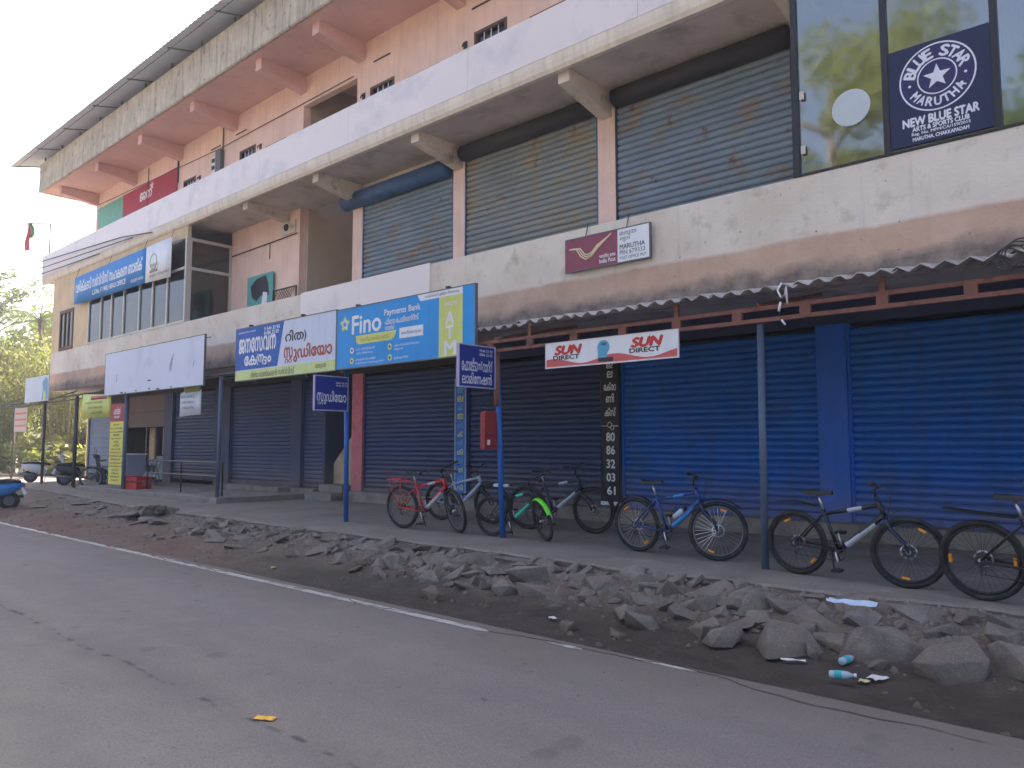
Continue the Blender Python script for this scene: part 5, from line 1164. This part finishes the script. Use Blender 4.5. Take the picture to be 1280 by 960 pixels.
for k in range(3):
    s = thing('folding_chair', ('grey folded chair nearest the counter cabinet','grey folded chair in the middle of three by the counter','grey folded chair next to the pale green half door')[k], 'chair', (-26.0+.3*k,10.9,.135), 0, 'chairs leaning at the open shop')
    x = -26.05+.32*k
    mb = MB()
    for dx in (0,.26): mb.tube([(x+dx,10.7,.14),(x+dx+.1,10.95,1.0)], .014, 5); mb.tube([(x+dx,11.0,.14),(x+dx+.1,10.75,.85)], .014, 5)
    mb.build('frame', M['steel'], s); MB().box(x+.09,x+.37,10.9,10.92,.78,.98).build('backrest', pm('chair_grey', srgb(130,140,150), .5, .05), s)
    mb = MB(); mb.prism_x([(10.76,.42),(10.92,.70),(10.94,.69),(10.78,.41)], x+.03, x+.31); mb.build('seat', MATS['chair_grey'], s)
s = thing('iron_stub', 'short black iron stub post standing on the walkway', 'post', (-27.9,10.6,0))
MB().tube([(-27.9,10.6,0),(-27.9,10.6,.95)], .05, 8).build('shaft', M['dark'], s, True); MB().box(-27.97,-27.83,10.5,10.75,.951,1.0).build('cap', M['dark'], s)

# ------------------------------------------------------------------ litter
def crumpled(name, label, cat, loc, w, l, h, mat, seed, n=6, rz=0):
    r_ = random.Random(seed); mb = MB(); vs_ = []
    for i in range(n+1):
        for j in range(n+1): vs_.append(((i/n-.5)*w, (j/n-.5)*l, h*(r_.random()*.5+.5*math.sin(i*1.3+seed)*math.sin(j*1.1))*.6+h*.5))
    mb.add(vs_, [(i*(n+1)+j,(i+1)*(n+1)+j,(i+1)*(n+1)+j+1,i*(n+1)+j+1) for i in range(n) for j in range(n)]); o = mb.build(name, mat); o.location = loc; o.rotation_euler = (0,0,rz); return tag(o, label, cat)
crumpled('paper_scrap', 'crumpled pale blue paper lying on the stones below the walkway', 'paper', (-2.26,6.75,.06), .38, .17, .07, flat('paper_blue',(190,206,230)), 2, rz=.2)
crumpled('snack_packet', 'yellow and red snack packet lying flat on the road', 'packet', (-4.46,2.65,-.298), .14, .07, .012, pm('packet_yellow', srgb(222,176,60), .5, .1, 30, stain=(srgb(180,60,40), 16, .55, .6)), 4, rz=.5)
def bottle_(label, loc, rz, s=1.):
    t = thing('plastic_bottle', label, 'bottle', loc, rz); t.rotation_euler = (0, R(86), rz); t.scale = (s,s,s)
    mb = MB(); mb.tube([(0,0,0),(0,0,.01),(0,0,.12),(0,0,.16),(0,0,.18),(0,0,.2)], [.025,.035,.036,.03,.016,.013], 12); mb.build('body', pm('bottle_clear', srgb(160,180,190), .25, .1, 8), t, True, True)
    mb = MB(); mb.tube([(0,0,.045),(0,0,.105)], .0375, 12, cap=False); mb.build('label_wrap', flat('wrap_teal',(60,170,180)), t, True, True)
    mb = MB(); mb.tube([(0,0,.2),(0,0,.222)], .016, 10); mb.build('cap', M['white'], t, True, True)
bottle_('crushed plastic bottle lying flat in the mud, nearer the road', (-2.17,5.93,-.285), R(15), .85)
bottle_('clear plastic bottle lying end on in the mud below the big stone', (-2.22,6.32,-.285), R(75), .85)
r_ = random.Random(9)
for k, (x, y, nm, lab, rgb) in enumerate(((-1.98,6.1,'paper_scrap','tiny yellow and white wrapper scrap beside the plastic bottles',(206,200,150)),(-1.92,6.22,'paper_scrap','thin white paper strip beside the plastic bottles',(214,214,216)),(-2.55,6.2,'paper_scrap','white paper ball between the big stones and the bottles',(220,218,214)),(-4.9,6.05,'paper_scrap','white torn paper in the mud below the widest stone',(208,206,208)),(-9.5,6.9,'paper_scrap','white paper ball wedged among stones under the walkway edge',(226,226,226)),(-13.6,6.55,'paper_scrap','small white paper strip on the bare earth of the verge',(220,216,212)),(-9.9,5.95,'paper_scrap','yellowish leaf litter scrap near the painted edge line',(196,184,110)))):
    crumpled(nm, lab, 'paper', (x, y, bank_z(x,y)+.01), .09+.05*(k%3), .035+.03*((k+1)%3), .03, flat('scrap%d' % k, rgb), 20+k, 4, r_.uniform(0,3))

# ------------------------------------------------------------------ vegetation
def leaf_cloud(mb, centers, n, size, rr, flat_=.55):
    for i in range(n):
        c, r = centers[rr.randrange(len(centers))]
        d = Vector((rr.gauss(0,1),rr.gauss(0,1),rr.gauss(0,1))).normalized()*(rr.random()**.42)
        p = Vector((c[0]+d.x*r, c[1]+d.y*r, c[2]+d.z*r*.75)); s = size*rr.uniform(.6,1.4)
        u = Vector((rr.gauss(0,1),rr.gauss(0,1),rr.gauss(0,flat_))).normalized(); v = u.cross(Vector((rr.gauss(0,1),rr.gauss(0,1),rr.gauss(0,1)))).normalized()
        o = len(mb.v); mb.v += [tuple(p-u*s), tuple(p+v*s*.42), tuple(p+u*s), tuple(p-v*s*.42)]; mb.f.append((o,o+1,o+2,o+3))
def tree(label, x, y, h, cr, seed, mat, n=5000, size=.2, name='tree', low=.3, group='trees beyond the far end', z=-.42):
    rr = random.Random(seed); t = thing(name, label, 'tree', (x,y,z), 0, group); mb = MB(); cen = []
    top = Vector((rr.uniform(-.5,.5), rr.uniform(-.5,.5), h*.8)); th = max(.12, h*.018)
    trunk = [Vector((0,0,0)), Vector((rr.uniform(-.2,.2),rr.uniform(-.2,.2),h*.25)), Vector((top.x*.5,top.y*.5,h*.5)), top]
    mb.tube(trunk, [th,th*.8,th*.6,th*.2], 8)
    for k in range(11):
        u = low+(1-low)*k/11; p = trunk[1].lerp(trunk[3], max(0,(u-.25)/.75)); a = k*2.4+rr.random(); L_ = cr*rr.uniform(.5,1.)*(1.1-.5*abs(u-.55))
        e = p+Vector((math.cos(a)*L_, math.sin(a)*L_, h*rr.uniform(.04,.16))); m_ = p.lerp(e,.5)+Vector((0,0,.3)); mb.tube([p,m_,e], [th*.35,th*.22,th*.08], 5)
        cen += [((e.x,e.y,e.z), cr*rr.uniform(.25,.42)), ((m_.x,m_.y,m_.z), cr*rr.uniform(.2,.34))]
    cen.append(((top.x,top.y,top.z+h*.06), cr*.4))
    mb.build('trunk', M['bark'], t, True, True)
    lb = MB(); leaf_cloud(lb, cen, n, size, rr); lb.build('crown', mat, t, False, True); return t
def palm(label, x, y, h, seed, group='trees beyond the far end'):
    rr = random.Random(seed); t = thing('palm_tree', label, 'palm', (x,y,-.42), 0, group)
    top = Vector((rr.uniform(-.8,.8), rr.uniform(-.6,.6), h)); MB().tube([(0,0,0),(top.x*.2,top.y*.2,h*.4),(top.x*.6,top.y*.6,h*.75),top], [.2,.16,.14,.12], 8).build('trunk', M['bark'], t, True, True)
    mb = MB()
    for k in range(15):
        a = k*2.4; L_ = rr.uniform(2.6,3.4); el = rr.uniform(.1,1.1); pts = []
        for i in range(9): u = i/8; r = L_*u*math.cos(el*(1-u*.6)); pts.append(top+Vector((math.cos(a)*r, math.sin(a)*r, L_*u*math.sin(el)*(1-u*.4)-1.5*u*u)))
        mb.tube(pts, [.03]*9, 4)
        side = Vector((-math.sin(a), math.cos(a), 0))
        for i in range(1,26):
            u = i/26; q = pts[int(u*8)].lerp(pts[min(8,int(u*8)+1)], u*8-int(u*8)); l = .75*math.sin(math.pi*min(1,u*.85+.15))
            for sg in (-1,1):
                e = q+side*sg*l*.75+Vector((math.cos(a)*l*.4, math.sin(a)*l*.4, -l*.45)); w = Vector((math.cos(a),math.sin(a),0))*.03
                o = len(mb.v); mb.v += [tuple(q-w),tuple(q+w),tuple(e)]; mb.f.append((o,o+1,o+2))
    mb.build('fronds', M['leafA'], t, False, True); return t
def bamboo(label, x, y, h, seed, n=38):
    rr = random.Random(seed); t = thing('bamboo_clump', label, 'bamboo', (x,y,-.42), 0, 'trees beyond the far end'); mb = MB(); lb = MB()
    for k in range(n):
        a = rr.random()*6.28; r0 = rr.random()*.9; lean = rr.uniform(.6,3.2); hh = h*rr.uniform(.7,1)
        pts = [Vector((math.cos(a)*(r0+lean*(i/6)**2.2), math.sin(a)*(r0+lean*(i/6)**2.2), hh*(i/6)-(.9*(i/6)**5)*lean*.5)) for i in range(7)]
        mb.tube(pts, [.045,.045,.04,.035,.03,.02,.01], 5)
        for i in range(230):
            u = rr.uniform(.12,1)**.8; p = pts[int(u*5.99)].lerp(pts[int(u*5.99)+1], u*5.99-int(u*5.99)); p = p+Vector((rr.gauss(0,.35),rr.gauss(0,.35),rr.gauss(0,.25))); d = Vector((rr.gauss(0,.6),rr.gauss(0,.6),-.7)).normalized()*rr.uniform(.14,.26); w = d.cross(Vector((rr.gauss(0,1),rr.gauss(0,1),rr.gauss(0,1)))).normalized()*.045
            o = len(lb.v); lb.v += [tuple(p),tuple(p+d*.5+w),tuple(p+d),tuple(p+d*.5-w)]; lb.f.append((o,o+1,o+2,o+3))
    mb.build('stalks', pm('bamboo_stalk', (.30,.27,.12), .6, .2, 3), t, True, True); lb.build('crown', M['leafB'], t, False, True); return t
bamboo('dense yellow green bamboo clump next to the building end', -44.5, 14.4, 8.6, 11)
bamboo('second bamboo clump rising behind the pale blue pole board', -47.5, 12.6, 8.2, 12)
tree('tall thin crowned tree standing out against the white sky', -60, 14.6, 15.6, 3.0, 21, M['leafA'], 2600, .17, low=.5)
tree('broad leafy tree behind the bamboo clumps', -58, 18.6, 11.5, 4.5, 22, M['leafB'], 5000, .22)
tree('dark leafy tree low behind the parked scooters', -54, 13.4, 8.0, 4.0, 23, M['leafC'], 4500, .2)
tree('dense pale green tree filling the gap left of the bamboo', -52, 11.6, 9.5, 3.6, 26, M['leafB'], 8000, .17)
tree('spreading tree far along the road at the picture edge', -68, 13.0, 12.5, 5.0, 24, M['leafA'], 4500, .22)
tree('rounded tree farthest behind the palm', -78, 24.0, 14, 6.0, 25, M['leafC'], 4500, .26)
palm('slender palm leaning out beside the parapet end', -50, 15.2, 9.2, 31)
palm('shorter palm between the two bamboo clumps', -53, 14.3, 7.6, 32)
def bush(label, x, y, r, h, seed, mat, size=.22, n=900):
    rr = random.Random(seed); t = thing('bush', label, 'bush', (x,y,-.42), 0, 'bushes beyond the parked scooters'); cen = [((rr.gauss(0,r*.4),rr.gauss(0,r*.4),h*rr.uniform(.3,.8)), r*rr.uniform(.4,.7)) for _ in range(7)]
    mb = MB()
    for c, q in cen: mb.tube([(0,0,0),(c[0]*.6,c[1]*.6,c[2]*.5),c], [.04,.03,.01], 5)
    mb.build('stems', M['bark'], t, True, True); lb = MB(); leaf_cloud(lb, cen, n, size, rr, .4); lb.build('foliage', mat, t, False, True); return t
for i, (x, y, r, h, m_, lab) in enumerate(((-40.5,14.2,1.3,2.0,'leafB','bright leafy bush directly behind the black scooter'),(-42.5,12.6,1.5,2.2,'leafB','bright bush behind the white scooter'),(-45.5,11.4,1.6,2.4,'leafA','green bush under the striped hanging board'),(-48.5,10.2,1.7,2.4,'leafB','pale bush at the left picture edge behind the blue scooter'),(-43,15.8,1.6,3.0,'leafA','tall bush against the building corner'),(-39.2,16.2,1.2,2.2,'leafA','shaded bush beside the far building wall'),(-52,9.0,2.0,2.8,'leafC','dark bush along the road beyond the scooters'))):
    bush(lab, x, y, r, h, 50+i, M[m_])
s = thing('boundary_wall', 'low grey concrete boundary wall among the bushes', 'wall', (-46,14,-.42))
mb = MB(); mb.box(-49.5,-41.2,15.2,15.4,-.42,2.35); mb.build('masonry', M['cement'], s); MB().box(-49.55,-41.15,15.15,15.45,2.351,2.62).build('coping', M['cement'], s)
mb = MB(); rr = random.Random(77)
for i in range(9000):
    x = rr.uniform(-56,-38.5); y = rr.uniform(5,18)
    if y < 12.7 and x > -45.9: continue
    if y < 8: x = rr.uniform(-70,-47)
    hgt = rr.uniform(.12,.42); a = rr.random()*6.28; w = .02; b_ = Vector((rr.gauss(0,.1),rr.gauss(0,.1),hgt)); o = len(mb.v)
    mb.v += [(x-w*math.cos(a),y-w*math.sin(a),-.42),(x+w*math.cos(a),y+w*math.sin(a),-.42),(x+b_.x,y+b_.y,-.42+b_.z)]; mb.f.append((o,o+1,o+2))
tag(mb.build('grass', M['grassblade']), 'rough green grass beyond the far end of the walkway', 'grass', kind='stuff')
# trees on the other side of the road, mirrored in the window glass
for i, (x, y, h, cr, lab) in enumerate(((-10.2,-8.8,20.0,5.2,'tall tree across the road mirrored in corner window behind the sticker'),(-2.2,-9.6,17,4.8,'tall tree across the road mirrored at the window edge'),(-46,-14,15,6,'tall tree across the road mirrored in far office panes'))):
    tree(lab, x, y, h, cr, 90+i, M['leafB' if i != 1 else 'leafA'], 12000, .17, group='trees across the road')

# ------------------------------------------------------------------ thin even haze volume, added mainly to imitate lens veiling glare
hz = MB().box(-140, 40, -40, 60, -1.6, 22).build('haze', None)
hm = bpy.data.materials.new('haze'); hm.use_nodes = True; nt = hm.node_tree; nt.nodes.remove(nt.nodes['Principled BSDF'])
pv = nt.nodes.new('ShaderNodeVolumePrincipled'); pv.inputs['Color'].default_value = (.95, .93, .92, 1); pv.inputs['Density'].default_value = .0026; pv.inputs['Anisotropy'].default_value = .35
nt.links.new(pv.outputs[0], nt.nodes['Material Output'].inputs['Volume']); hz.data.materials.append(hm)
tag(hz, 'thin bright haze added over the street to imitate lens glare', 'haze', kind='stuff')
